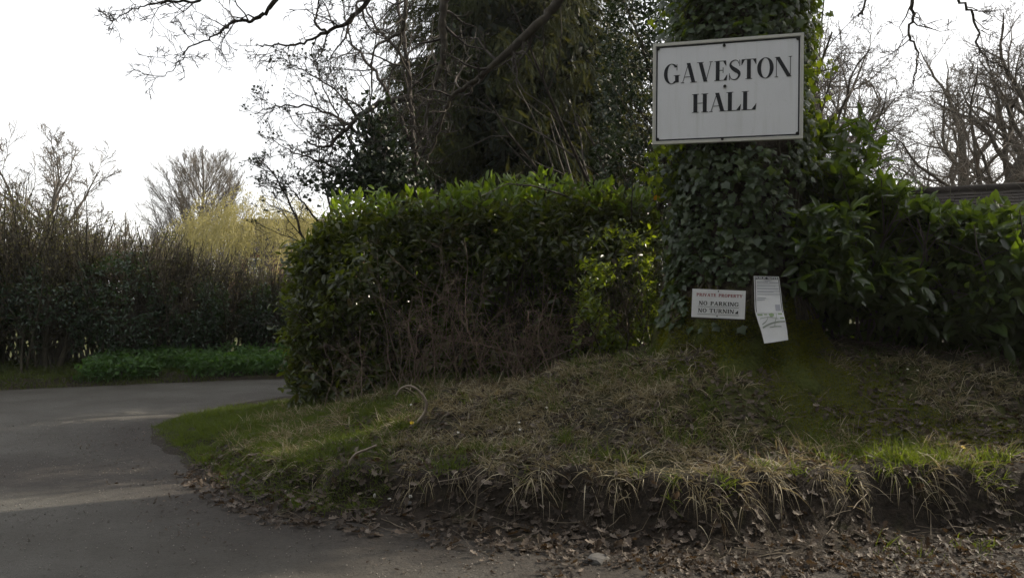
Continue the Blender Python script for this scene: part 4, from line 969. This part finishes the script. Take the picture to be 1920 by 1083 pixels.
for side in (1, -1):
    for k in range(30):
        q = .02+k*.115; c = mid-nf_*wid + nf_*0
        # the ridge lies over the middle of the house; courses step down on both slopes
        rid = mid.copy(); cen = rid + nf_*side*math.cos(pit)*q*1.0 - np.array([0, 0, math.sin(pit)*q]); cen[2] += .012*(k % 2)*0
        sl = nrm(nf_*side*math.cos(pit)-np.array([0, 0, math.sin(pit)])); up_ = np.cross(dr, sl)*(1 if side == 1 else -1)
        up_ = up_ if up_[2] > 0 else -up_
        tilt = sl*math.cos(.10)+up_*math.sin(.10); tn_ = np.cross(dr, tilt); tn_ = tn_ if tn_[2] > 0 else -tn_
        mb = MB(); n = 44
        for j in range(n):
            w = L/n; ctr = cen+dr*((j+.5)/n-.5)*L+up_*rt.normal()*.003
            box(mb, ctr, (w-.003, .16, .018), np.stack([dr, tilt, tn_], -1), rt.random())
        mb.build('tile_course', M['tile'], bg_)
mb = MB(); tubes(mb, np.stack([mid-dr*L/2+np.array([0, 0, .0]), mid+dr*L/2]), np.array([.09, .09]), 10, cap=True); mb.build('ridge', M['tile'], bg_, True)

# ------------------------------------------------------------------ unseen yews added along the lane behind the viewpoint, which keep the sky off the bank
for k, (x, y, rx, rz) in enumerate([(-13, -1, 3.4, 6.5), (-9, -4.5, 3.8, 6.8), (-3.5, -6.5, 4, 7.2), (2.5, -6.8, 4, 7.2), (8.5, -5, 3.8, 6.8), (13, 0, 3.4, 6.5)]):
    bushy('added_yew', ['added shade yew where the road comes in behind the viewpoint', 'second added shade yew behind the viewpoint from the road', 'added shade yew directly across the lane from the hedge', 'added shade yew directly across the lane from the name sign', 'added shade yew across the lane from the tiled roof', 'last added shade yew across the lane past the tiled roof'][k],
          'tree', (x, y, 0), 140+k, rx, rz, 5200, (.5, .8), M['holly'], OVAL, 'added shade yews across the lane', gap=.25)

# ------------------------------------------------------------------ far side of the road
rng = np.random.default_rng(7)
HZX = [-13, -9.2, -7.6, -6.5, -5.4, -4.4, -3]; HZY = [4.1, 3.75, 3.3, 2.9, 2.45, 2.15, 2.0]
def hz(x): return np.interp(x, HZX, HZY)
def far_line(x): return np.interp(x, [-14, -9.3, -7, -4.3, -2], [12.2, 13.9, 14.9, 16.4, 19.2])
SHR = [(-11.2, 'bare overgrown hazel at the high end of the roadside hedge'), (-9.9, 'bare hazel with pale green buds in the tall part of the hedge'), (-8.9, 'upright brown hazel rods above the dark evergreen bushes'),
       (-8.0, 'bare hornbeam with cut vertical stems above the nettle bed corner'), (-7.1, 'bare brown hornbeam stool in the middle of the roadside hedge'), (-6.3, 'dark bare hornbeam with forked tops below the fan-shaped tree'),
       (-5.5, 'lower clipped bare hornbeam below the fan-shaped tree and the willow'), (-4.7, 'low brown clipped hornbeam beside the far laurel corner'), (-3.9, 'last low hornbeam before the road goes behind the laurel hedge')]
for k, (x0, lab) in enumerate(SHR):
    r_ = np.random.default_rng(100+k); y0 = float(far_line(x0)); g0 = float(far_h(x0, y0)); H = float(hz(x0))
    t = thing('hedge_shrub', lab, 'shrub', (x0, y0, g0), 'bare shrubs of the roadside hedge')
    n = 84; st = np.stack([x0+r_.uniform(-.75, .75, n), y0+r_.normal(size=n)*.30, np.full(n, g0-.1)], -1)
    c0 = walk(st, np.stack([r_.normal(size=n)*.20, r_.normal(size=n)*.2, 1+0*st[:, 0]], -1), (np.interp(st[:, 0], HZX, HZY)-g0)*r_.uniform(.8, 1.0, n), 9, .06, .15, r_); r0 = np.linspace(1, .3, 9)[None]*r_.uniform(.008, .026, (n, 1))
    mb = MB(); tubes(mb, c0, r0, 5); mb.build('stems', M['stem'], t, False, 'stuff')
    c1, r1_ = sprout(c0, r0, 13, r_, .12, .88, .5, .2, .19, 5, .14, .35, .5, .3, .15); c2, r2_ = sprout(c1, r1_, 4, r_, .1, .99, .55, .25, .55, 4, .16, .3, .6, .4, .08)
    mb = MB(); tubes(mb, c1, np.maximum(r1_, .0045), 3); tubes(mb, c2, np.maximum(r2_, .0035), 3); mb.build('twigs', M['paletwig'] if k in (1, 4, 7) else M['stem'], t, False, 'stuff')
    n = 4200 if k < 4 else 2000; i = r_.integers(0, len(c2), n); pos = c2[i, -1]+r_.normal(size=(n, 3))*.05
    R = frames(nrm(r_.normal(size=(n, 3))), nrm(r_.normal(size=(n, 3)))); mb = MB(); scatter(mb, OVAL, pos, R, np.repeat(r_.uniform(.025, .05, n)[:, None], 3, 1), r_.random(n)); mb.build('leaves', M['hedgeleaf'], t, False, 'stuff')
EV = [(-9.6, 13.35, .85, .95, 'dark holly bush under the tall end of the roadside hedge'), (-8.3, 13.9, .8, 1.0, 'dark glossy holly bush beside the sunlit lawn gap'), (-7.2, 14.2, .75, 1.0, 'dark holly bush behind the start of the nettle bed'),
      (-6.1, 14.8, .65, .8, 'small dark evergreen behind the middle of the nettle bed'), (-5.0, 15.6, .6, .7, 'small dark evergreen at the far end of the nettle bed')]
for k, (x, y, rx, rz, lab) in enumerate(EV):
    bushy('holly_bush', lab, 'bush', (x, y, float(far_h(x, y))), 120+k, rx, rz, 4200, (.05, .085), M['holly'], OVAL, 'holly bushes along the roadside hedge', gap=.36)

# nettles and rough grass on the far verge
n = 8000; x = rng.uniform(-7.4, -2.4, n); o_ = rng.uniform(.12, 1.4, n); y = far_y(x)+o_
kp = fbm(x*1.5, y*1.5, 61) > .30; x, y = x[kp], y[kp]; n = len(x); g = far_h(x, y)
pos = np.stack([x, y, g+rng.uniform(.03, .30, n)], -1); mb = MB()
scatter(mb, OVAL, pos, frames(nrm(rng.normal(size=(n, 3))+np.array([0, -.6, .1])), nrm(rng.normal(size=(n, 3))*.5+np.array([0, -.4, .8]))), np.stack([rng.uniform(.05, .09, n)*.7, rng.uniform(.07, .12, n), np.full(n, .08)], -1), rng.random(n))
blades(mb, np.stack([x, y, g], -1), rng.normal(size=(n, 3))*.2+np.array([0, 0, 1]), rng.uniform(.1, .3, n), np.full(n, .008), np.full(n, .1), rng, 3)
o = mb.build('nettle_bed', M['nettle']); tag(o, 'leafy green nettle bed on the verge across the road', 'nettles'); o['kind'] = 'stuff'
n = 16000; x = rng.uniform(-13, -5.2, n); y = far_y(x)+rng.uniform(-.05, 1.9, n)**1; g = far_h(x, y); mb = MB()
blades(mb, np.stack([x, y, g-.01], -1), rng.normal(size=(n, 3))*.45+np.array([0, -.1, 1]), rng.uniform(.06, .22, n), rng.uniform(.006, .012, n), np.full(n, .35), rng, 3)
o = mb.build('verge_grass', M['grass']); tag(o, 'rough green grass on the verge across the road', 'grass'); o['kind'] = 'stuff'

# far trees
M['farbranch'] = rough_mat('far_branch_bark', [(.3, (.06, .05, .04)), (.7, (.13, .11, .09))], 3, .85, 0, .01, .2)
def fb(): return dict(bark=M['farbranch'], lf=.26)
bare_tree('bare_oak', (-20.2, 33, .2), 'grey bare oak with rounded crown above the tall end of the hedge', 'tree', 51, 4.6, .36, 14, 1.25, 5.4, [(8, .6, 7, .18, .7), (7, .55, 5, .2, .65), (5, .6, 4, .22, .6)], M['fartwig'], None, .30, .15, (.05, 0), .30, .010, **fb())
bare_tree('bare_oak', (-27.5, 34, .2), 'reddish grey bare tree at the edge of the view beside the rounded oak', 'tree', 52, 4.5, .3, 11, 1.0, 4.6, LV, M['fartwig'], None, .4, .2, (.05, 0), .35, .012, **fb())
rng = np.random.default_rng(53); FB = np.array([-16.1, 40, .2]); H = 8.7
ft = thing('fan_tree', 'tall fan-shaped bare tree with fine upright branches against the sky', 'tree', FB)
z = np.linspace(-.1, H, 14); mb = MB(); tubes(mb, np.stack([FB[0]+.04*np.sin(z*2), FB[1]+0*z, FB[2]+z], -1), np.linspace(.15, .02, 14), 7, cap=True); mb.build('trunk', M['farbranch'], ft, True)
n = 46; an = np.arange(n)*2.4; k = (np.arange(n)+.5)/n; zt = 3.6+(H-3.6)*k**.8; rt_ = 2.75*np.sqrt(np.clip(1-((zt-3.0)/(H-2.7))**2, 0, 1))*rng.uniform(.85, 1.05, n); zs = np.maximum(.7, zt-rt_*1.55-.3)
c0 = np.stack([np.stack([FB[0]+rt_*np.cos(an)*t**.85, FB[1]+rt_*np.sin(an)*t**.85, FB[2]+zs+(zt-zs)*t], -1) for t in np.linspace(0, 1, 10)], 1); c0[:, 1:] += np.cumsum(rng.normal(size=(n, 9, 3))*.02, 1)
r0 = np.linspace(.034, .010, 10)[None]*rng.uniform(.7, 1.2, (n, 1))
for q in range(n): mb = MB(); tubes(mb, c0[q], r0[q], 4); mb.build('limb', M['farbranch'], ft, True)
mb = MB(); c, r = c0, r0
for k, ratio, m_ in ((7, .55, 6), (6, .6, 5), (5, .7, 4)):
    c, r = sprout(c, r, k, rng, .12, .9, .40, .15, ratio, m_, .06, .25, .6, .3, .1); tubes(mb, c, np.maximum(r, .006), 3)
mb.build('twigs', M['fartwig'], ft, False, 'stuff')
# willow in fresh leaf
rng = np.random.default_rng(8)
wt = bare_tree('willow_tree', (-11.9, 36, .2), 'weeping willow in fresh yellow leaf next to the fan-shaped tree', 'tree', 54, 2.6, .28, 11, 1.0, 3.4, [(8, .5, 7, .2, .8)], M['farbranch'], None, .25, .18, (.1, 0), .4, .02, **fb())
n = 300; an = rng.uniform(0, 6.28, n); rr = 2.9*rng.random(n)**.5; st = np.stack([-11.9+rr*np.cos(an), 36+rr*np.sin(an), 5.4-.16*rr**2+rng.normal(size=n)*.5], -1)
c0 = walk(st, np.stack([np.cos(an)*.5, np.sin(an)*.5, .1+0*an], -1), rng.uniform(1.2, 3.2, n), 10, .12, -2.2, rng)
mb = MB(); tubes(mb, c0, np.full(c0.shape[:2], .012), 3); mb.build('hanging_twigs', M['willow'], wt, False, 'stuff')
lp = np.repeat(c0[:, 2:].reshape(-1, 3), 9, 0); n = len(lp); lp = lp+rng.normal(size=(n, 3))*np.array([.10, .10, .12])
mb = MB(); scatter(mb, SLIM, lp, frames(nrm(rng.normal(size=(n, 3))*.5+np.array([0, 0, -1])), rng.normal(size=(n, 3))), np.stack([np.full(n, .035), np.full(n, .13), np.full(n, .1)], -1), rng.random(n)); mb.build('foliage', M['willow'], wt, False, 'stuff')
# house behind the willow
hb = thing('brick_house', 'brick house with white windows half hidden behind the willow', 'house', (-13.2, 47, 0))
mb = MB(); box(mb, (-13.4, 49, 1.9), (7.5, 5, 4.0)); mb.build('wall', M['brick'], hb)
mb = MB(); mb.poly([(-17.4, 46.2, 3.9), (-9.4, 46.2, 3.9), (-9.4, 51.8, 3.9), (-17.4, 51.8, 3.9), (-17.0, 49, 6.2), (-9.8, 49, 6.2)], [(0, 1, 5, 4), (2, 3, 4, 5), (0, 4, 3), (1, 2, 5), (3, 2, 1, 0)]); mb.build('roof', M['tile'], hb)
M['glass'] = plain_mat('window_glass', (.08, .09, .10), .1, .6)
for x, z in ((-13.1, 2.9), (-11.2, 2.9), (-15.4, 2.9), (-13.4, 1.0), (-10.9, 1.0)):
    mb = MB()
    for u, v, a, c_ in ((0, .62, 1.1, .12), (0, -.62, 1.1, .12), (-.5, 0, .1, 1.12), (.5, 0, .1, 1.12), (0, 0, .07, 1.12), (0, .06, .9, .06)): box(mb, (x+u, 46.44+(.005 if a < .95 else 0), z+v), (a, .12, c_))
    w = mb.build('window', M['frame'], hb); mb = MB(); box(mb, (x, 46.475, z), (.9, .03, 1.1)); mb.build('pane', M['glass'], w)
# far wood
rng = np.random.default_rng(10); mb = MB(); n = 260; x = rng.uniform(-75, -8, n); y = rng.uniform(75, 95, n); st = np.stack([x, y, 0*x-.1], -1)
c0 = walk(st, rng.normal(size=(n, 3))*.1+np.array([0, 0, 1]), rng.uniform(5, 8.5, n), 6, .06, .1, rng); r0 = np.linspace(.16, .04, 6)[None]*np.ones((n, 1)); tubes(mb, c0, r0, 4)
c1, r1_ = sprout(c0, r0, 12, rng, .3, .99, .6, .2, .4, 5, .15, .2); c2, r2_ = sprout(c1, r1_, 6, rng, .1, .99, .6, .2, .5, 4, .15, .2); tubes(mb, c1, np.maximum(r1_, .03), 3); tubes(mb, c2, np.maximum(r2_, .02), 3)
o = mb.build('far_woods', M['fartwig']); tag(o, 'distant grey line of bare trees beyond the hedge', 'woods'); o['kind'] = 'stuff'

# ------------------------------------------------------------------ bank: grass, moss, leaf litter
rng = np.random.default_rng(11)
def on_bank(n, x0, x1, smin, smax, seed):
    r_ = np.random.default_rng(seed); x = r_.uniform(x0, x1, n*5); y = r_.uniform(4.2, 10.5, n*5); s = sdist(x, y); k = (s > smin) & (s < smax); return x[k][:n], y[k][:n], s[k][:n]
def slope(x, y, e=.06):
    return np.stack([-(bank_h(x+e, y)-bank_h(x-e, y))/(2*e), -(bank_h(x, y+e)-bank_h(x, y-e))/(2*e), np.ones(np.shape(x))], -1)
def mossmask(x, y):
    return np.exp(-((x-2.6)/.75)**2-((y-6.6)/.5)**2)+np.exp(-((x-3.35)/.8)**2-((y-5.95+.12*(x-3.3))/.26)**2)+.9*np.exp(-((x-1.55)/.4)**2-((y-6.72)/.22)**2)+.9*np.exp(-((x-2.5)/.32)**2-((y-5.95)/.45)**2)
def tufts(n, per, x0, x1, smin, smax, seed, L, spread, thr, ns=2.2):
    x, y, s = on_bank(n, x0, x1, smin, smax, seed); r_ = np.random.default_rng(seed+1)
    k = (fbm(x*ns, y*ns, seed+5)-.22*np.clip(mossmask(x, y), 0, 1) > thr) & (np.hypot(x-TX, y-TY) > .8); x, y, s = x[k], y[k], s[k]; n = len(x)
    dn = slope(x, y)*np.array([1, 1, 0]); dn = np.clip(dn, -1.2, 1.2)
    size = r_.uniform(.6, 1.25, n)
    xx = np.repeat(x, per)+r_.normal(size=n*per)*.035; yy = np.repeat(y, per)+r_.normal(size=n*per)*.035
    d = r_.normal(size=(n*per, 3))*spread*np.array([1, 1, .3])+np.array([0, 0, 1.0])+np.repeat(dn, per, 0)*.5
    ln = np.repeat(size, per)*r_.uniform(*L, n*per)
    return np.stack([xx, yy, bank_h(xx, yy)-.012], -1), d, ln
mb = MB(); b_, d, ln = tufts(2100, 30, -3.0, 5.5, .02, 2.6, 201, (.06, .28), .95, .425, 2.8); blades(mb, b_, d, ln, np.random.default_rng(7).uniform(.003, .010, len(ln)), np.random.default_rng(1).uniform(.2, 1.0, len(ln)), rng, 5)
b_, d, ln = tufts(560, 26, -2.9, 5.5, -.03, .22, 205, (.06, .30), .8, .41, 3.0); d[:, 1] -= .55; d[:, 2] *= .55; d += np.random.default_rng(8).normal(size=d.shape)*.25; blades(mb, b_, d, ln, np.random.default_rng(9).uniform(.003, .009, len(ln)), np.random.default_rng(2).uniform(.5, 1.5, len(ln)), rng, 5)
b_, d, ln = tufts(150, 24, 2.0, 5.5, -.04, .22, 215, (.06, .28), .8, .30, 3.0); d[:, 1] -= .5; d[:, 2] *= .6; d += np.random.default_rng(18).normal(size=d.shape)*.25; blades(mb, b_, d, ln, np.random.default_rng(19).uniform(.003, .009, len(ln)), np.random.default_rng(20).uniform(.5, 1.5, len(ln)), rng, 5)
b_, d, ln = tufts(260, 24, -.4, 1.4, .5, 1.7, 217, (.05, .22), .9, .22, 3.0); blades(mb, b_, d, ln, np.random.default_rng(21).uniform(.003, .009, len(ln)), np.random.default_rng(22).uniform(.3, 1.0, len(ln)), rng, 4)
o = mb.build('dry_grass', M['straw']); tag(o, 'pale dry grass hanging over the lip of the bank', 'dry grass'); o['kind'] = 'stuff'
mb = MB(); b_, d, ln = tufts(1700, 22, -3.9, 5.5, -.02, 2.6, 301, (.07, .24), .5, .47); blades(mb, b_, d, ln, np.full(len(ln), .006), np.random.default_rng(3).uniform(.1, .6, len(ln)), rng, 4)
b_, d, ln = tufts(2600, 26, -4.3, -.9, -.30, 1.6, 305, (.04, .13), .55, .27); blades(mb, b_, d, ln, np.full(len(ln), .005), np.random.default_rng(4).uniform(.1, .6, len(ln)), rng, 4)
b_, d, ln = tufts(260, 26, 2.5, 4.4, .0, .35, 309, (.08, .22), .45, .38); blades(mb, b_, d, ln, np.full(len(ln), .0065), np.random.default_rng(5).uniform(.1, .5, len(ln)), rng, 4)
# green tufts rooted in the gutter at the sunny end
gx = np.array([2.35, 2.45, 2.75, 2.85, 2.95, 2.6, 3.4, 2.25]); gy = np.array([4.72, 4.62, 4.72, 4.66, 4.78, 4.5, 4.7, 4.55]); gx = np.repeat(gx, 46)+rng.normal(size=46*8)*.05; gy = np.repeat(gy, 46)+rng.normal(size=46*8)*.05
blades(mb, np.stack([gx, gy, bank_h(gx, gy)-.01], -1), rng.normal(size=(len(gx), 3))*np.array([.5, .5, .2])+np.array([0, 0, 1]), rng.uniform(.08, .2, len(gx)), np.full(len(gx), .006), rng.uniform(.1, .6, len(gx)), rng, 4)
o = mb.build('green_grass', M['grass']); tag(o, 'fresh green grass tufts on the bank', 'grass'); o['kind'] = 'stuff'
# moss cushions
n = 110000; x = rng.uniform(.9, 4.6, n); y = rng.uniform(5.3, 7.4, n); s = sdist(x, y)
mk = mossmask(x, y)
k = (s > .1) & (mk*(.5+fbm(x*3, y*3, 66)) > .45) & (np.hypot(x-TX, y-TY) > .7); x, y = x[k], y[k]; n = len(x)
mb = MB(); blades(mb, np.stack([x, y, bank_h(x, y)-.006], -1), rng.normal(size=(n, 3))*.5+np.array([0, 0, 1]), rng.uniform(.012, .035, n), np.full(n, .007), np.full(n, .2), rng, 3)
o = mb.build('moss', M['moss']); tag(o, 'yellow-green moss cushions around the oak roots', 'moss'); o['kind'] = 'stuff'

def litter(n, x0, x1, y0, y1, smin, smax, seed, thr, size=(.045, .085), lift=.012):
    r_ = np.random.default_rng(seed); x = r_.uniform(x0, x1, n); y = r_.uniform(y0, y1, n); s = sdist(x, y)
    k = (s > smin) & (s < smax) & (fbm(x*2.6, y*2.6, seed) > thr) & (np.hypot(x-TX, y-TY) > .78); x, y = x[k], y[k]; n = len(x)
    z = np.maximum(bank_h(x, y), .006)+r_.uniform(.0, lift, n)
    nv = nrm(slope(x, y)*np.array([.6, .6, 1])+r_.normal(size=(n, 3))*.38); R = frames(nrm(r_.normal(size=(n, 3))), nv)
    # keep the leaf flat on its normal
    yv = nrm(R[:, :, 1]-(R[:, :, 1]*nv).sum(1, keepdims=True)*nv); xv = np.cross(yv, nv); R = np.stack([xv, yv, nv], -1)
    return np.stack([x, y, z], -1), R, r_.uniform(*size, n), np.clip(r_.beta(2, 2.2, n), 0, .999)
A1 = litter(17000, -2.9, 5.5, 3.6, 7.2, -.60, .02, 401, .25, (.018, .078), .03); A2 = litter(15000, -1.6, 5.2, 5.0, 8.4, .08, 3.2, 402, .36, (.02, .07)); A3 = litter(5200, -5.0, 4.5, 3.4, 9.0, -1.1, -.45, 403, .48, (.015, .035), .003)
A4 = litter(9000, -.6, 4.6, 3.5, 4.9, -1.6, -.45, 404, .34, (.015, .058), .012); k4 = np.random.default_rng(5).random(len(A4[0])) < sstep(-.6, 1.4, A4[0][:, 0])*sstep(3.5, 4.4, A4[0][:, 1]); A4 = [q[k4] for q in A4]
pos, R, sc, rv = [np.concatenate(q) for q in zip(A1, A2, A3, A4)]
shw = show(pos, R, sc); order = np.argsort(-shw); big, rest = order[:160], order[160:]
mb = MB(); scatter(mb, OAKLEAF, pos[rest], R[rest], sc[rest], rv[rest]); o = mb.build('leaf_litter', M['litter']); tag(o, 'brown oak leaf litter in the gutter under the bank', 'leaf litter'); o['kind'] = 'stuff'
mbl = MB(); mbl.add(OAKLEAF[0], OAKLEAF[1], 0.0); lme = mbl.mesh('fallen_leaf', False); lme.materials.append(M['litter'])
for p, r, s_ in zip(pos[big], R[big], sc[big]):
    o = bpy.data.objects.new('fallen_leaf', lme); COL.objects.link(o); m4 = np.eye(4); m4[:3, :3] = r*s_*1.05; m4[:3, 3] = p+np.array([0, 0, .012]); o.matrix_world = Matrix(m4.tolist())
    tag(o, 'curled dead brown oak leaf lying in the litter below the bank', 'leaf', 'fallen oak leaves')
# fine dead twigs
n = 1600; x, y, s = on_bank(n, -2, 5, -.6, 2.5, 410); n = len(x); an = rng.uniform(0, 6.28, n)
c = walk(np.stack([x, y, np.maximum(bank_h(x, y), .0)+.012], -1), np.stack([np.cos(an), np.sin(an), rng.normal(size=n)*.08], -1), rng.uniform(.05, .28, n), 4, .12, 0, rng); c[:, :, 2] = np.maximum(c[:, :, 2], bank_h(c[:, :, 0], c[:, :, 1])+.006)
mb = MB(); tubes(mb, c, np.full(c.shape[:2], .0022)*rng.uniform(.5, 1.6, (n, 1)), 4); o = mb.build('twig_litter', M['paletwig']); tag(o, 'thin dead twigs scattered over the bank', 'twigs'); o['kind'] = 'stuff'
# grit on the lane
n = 9000; x = rng.uniform(-7, 4, n); y = rng.uniform(3.3, 9.5, n); s = sdist(x, y); k = s < -.3; x, y = x[k], y[k]; n = len(x)
oct_v = np.array([[1, 0, 0], [-1, 0, 0], [0, 1, 0], [0, -1, 0], [0, 0, 1], [0, 0, -1]], float); oct_f = [np.array([[0, 2, 4], [2, 1, 4], [1, 3, 4], [3, 0, 4], [2, 0, 5], [1, 2, 5], [3, 1, 5], [0, 3, 5]])]
mb = MB(); scatter(mb, (oct_v, oct_f), np.stack([x, y, np.maximum(bank_h(x, y), .002)+.004], -1), frames(rng.normal(size=(n, 3)), rng.normal(size=(n, 3))), rng.uniform(.002, .008, (n, 3)), rng.random(n))
M['grit'] = rough_mat('grit', [(.3, (.10, .09, .08)), (.7, (.30, .28, .25))], 9, .9, 0); o = mb.build('grit', M['grit']); tag(o, 'small loose stones and grit on the lane', 'grit'); o['kind'] = 'stuff'

# single sticks, flowers and stones
def ground_pt(px, py):
    """where the ray through a photo pixel meets the bank or the road"""
    d = np.linspace(3.5, 12, 1700); q = np.stack([(px-960)/F_PX*d, d, CAMH-(py-HOR)/F_PX*d], -1); h = np.maximum(bank_h(q[:, 0], q[:, 1]), 0); i = np.argmax(q[:, 2] <= h); return q[i] if q[i, 2] <= h[i] else q[-1]
def stick(name, label, cat, pix, d, r0, r1, mat, kids=0, n=24):
    p = catmull(PL(pix, d), n); rad = np.linspace(r0, r1, n); o = thing(name, label, cat, p[-1]); mb = MB(); tubes(mb, p, rad, 8, cap=True); mb.build('stem', mat, o, True)
    if kids:
        c1, r1_ = sprout(p[None], rad[None], kids, rng, .15, .9, .8, .3, .25, 5, .2, 0)
        for q in range(kids): mb = MB(); tubes(mb, c1[q], np.maximum(r1_[q], .0015), 4); mb.build('side_twig', mat, o, True)
g0 = ground_pt(768, 800); stick('fallen_branch', 'pale hooked dead branch arching out of the grass below the hedge', 'branch', [(742, 742), (752, 728), (768, 723), (785, 732), (799, 752), (797, 772), (783, 790), (766, 803)], float(g0[1]), .008, .017, M['deadwood'], 3)
g0 = ground_pt(655, 872); stick('broken_root', 'pale broken root end poking out of the grassy lip', 'root', [(706, 834), (690, 841), (668, 850), (658, 862), (654, 872)], float(g0[1])-.03, .008, .011, M['deadwood'])
g0 = ground_pt(884, 1000); stick('hanging_twig', 'thin grey twig hanging down the earth face into the litter', 'twig', [(930, 850), (912, 885), (897, 905), (893, 940), (886, 975), (882, 1003)], float(g0[1]), .004, .005, M['paletwig'], 4)
g0 = ground_pt(826, 903); stick('dry_stalk', 'long thin straw-coloured stalk bent across the earth face', 'stalk', [(905, 874), (880, 889), (850, 897), (822, 902)], float(g0[1])-.02, .002, .003, M['deadwood'])
M['yellow'] = plain_mat('yellow_petal', (.75, .50, .01), .6); M['petal'] = plain_mat('white_petal', (.8, .8, .78), .6); M['green'] = plain_mat('flower_stalk', (.05, .10, .02), .6)
def flower(name, label, cat, p, h, r, n, mat, group=None, cup=.25):
    p = np.asarray(p, float); t = thing(name, label, cat, p, group); r_ = np.random.default_rng(int(abs(p[0])*999))
    st = walk(p[None]-np.array([[0, 0, .01]]), [[.1, -.1, 1]], [h], 5, .08, 0, r_)[0]; mb = MB(); tubes(mb, st, np.full(5, .0018), 5); mb.build('stalk', M['green'], t, True)
    top = st[-1]; an = np.arange(n)*2*math.pi/n; fwd = np.array([.05, -.55, .8]); fwd = nrm(fwd); u = nrm(np.cross(fwd, [0, 0, 1])); w = np.cross(u, fwd)
    for a in an:
        d = u*math.cos(a)+w*math.sin(a)+fwd*cup; mb = MB(); scatter(mb, SLIM, top[None], frames(d[None], fwd[None]), np.array([[r*.55, r, r*.6]]), np.zeros(1)); mb.build('petal', mat, t)
    mb = MB(); scatter(mb, (oct_v, oct_f), (top+fwd*.003)[None], np.eye(3)[None], np.full((1, 3), r*.28), np.zeros(1)); mb.build('flower_centre', M['yellow'], t)
flower('dandelion', 'yellow dandelion beside the hooked dead branch', 'flower', ground_pt(770, 800), .05, .020, 12, M['yellow'])
flower('dandelion', 'yellow dandelion on the mossy root under the paper notice', 'flower', ground_pt(1458, 676), .05, .018, 12, M['yellow'])
flower('dandelion', 'yellow dandelion on the mossy slope at the sunny end of the bank', 'flower', ground_pt(1803, 850), .06, .016, 12, M['yellow'])
for k, (px, py) in enumerate(((972, 790), (974, 802), (1023, 762), (772, 755), (1700, 690), (1718, 692), (858, 808))):
    flower('white_wildflower', 'tiny white wildflower in the grass of the bank', 'flower', ground_pt(px, py+12), .06, .013, 5, M['petal'], 'white wildflowers on the bank')
M['chalk'] = rough_mat('pale_stone', [(.3, (.35, .34, .32)), (.7, (.55, .54, .50))], 20, .9, .3)
M['darkstone'] = rough_mat('grey_stone', [(.3, (.05, .048, .045)), (.7, (.11, .105, .10))], 20, .9, .3)
def stone(px, py, w, h, label, seed, mat='chalk'):
    p = ground_pt(px, py); r_ = np.random.default_rng(seed); import bmesh
    bm = bmesh.new(); bmesh.ops.create_icosphere(bm, subdivisions=2, radius=1)
    for v_ in bm.verts:
        k = 1+.28*(r_.random()-.5); v_.co = Vector((max(-.8, min(.8, v_.co.x))*w*k, max(-.8, min(.8, v_.co.y))*w*.7*k, max(-.7, min(.7, v_.co.z))*h*k))
    me = bpy.data.meshes.new('stone'); bm.to_mesh(me); bm.free(); o = link('stone', me, M[mat]); o.location = Vector(p.tolist())+Vector((0, -.01, h*.3)); o.rotation_euler = (0, .2*r_.random(), r_.random()*3); tag(o, label, 'stone', 'pale stones at the foot of the bank')
stone(703, 930, .012, .024, 'upright pale chip of stone at the foot of the earth face', 1); stone(731, 934, .022, .008, 'flat pale chip of stone beside the upright one', 2)
stone(770, 930, .015, .014, 'rounded pale pebble at the foot of the earth face', 3); stone(766, 943, .04, .014, 'broad flat grey stone in the leaf litter', 4, 'darkstone'); stone(1120, 1050, .09, .035, 'largest dark flat stone at the edge of the lane', 5, 'darkstone')


# ------------------------------------------------------------------ thin sunlit haze
hm = bpy.data.materials.new('thin_haze'); hm.use_nodes = True; hn = hm.node_tree; hn.nodes.remove(hn.nodes['Principled BSDF'])
pvn = hn.nodes.new('ShaderNodeVolumePrincipled'); pvn.inputs['Color'].default_value = (.95, .95, .95, 1); pvn.inputs['Density'].default_value = .0005; pvn.inputs['Anisotropy'].default_value = .3
hn.links.new(pvn.outputs[0], hn.nodes['Material Output'].inputs['Volume'])
mb = MB(); box(mb, (0, 0, 8.9), (306, 306, 20)); o = mb.build('haze', hm); o['kind'] = 'stuff'; tag(o, 'thin pale haze in the air over the lane', 'haze')
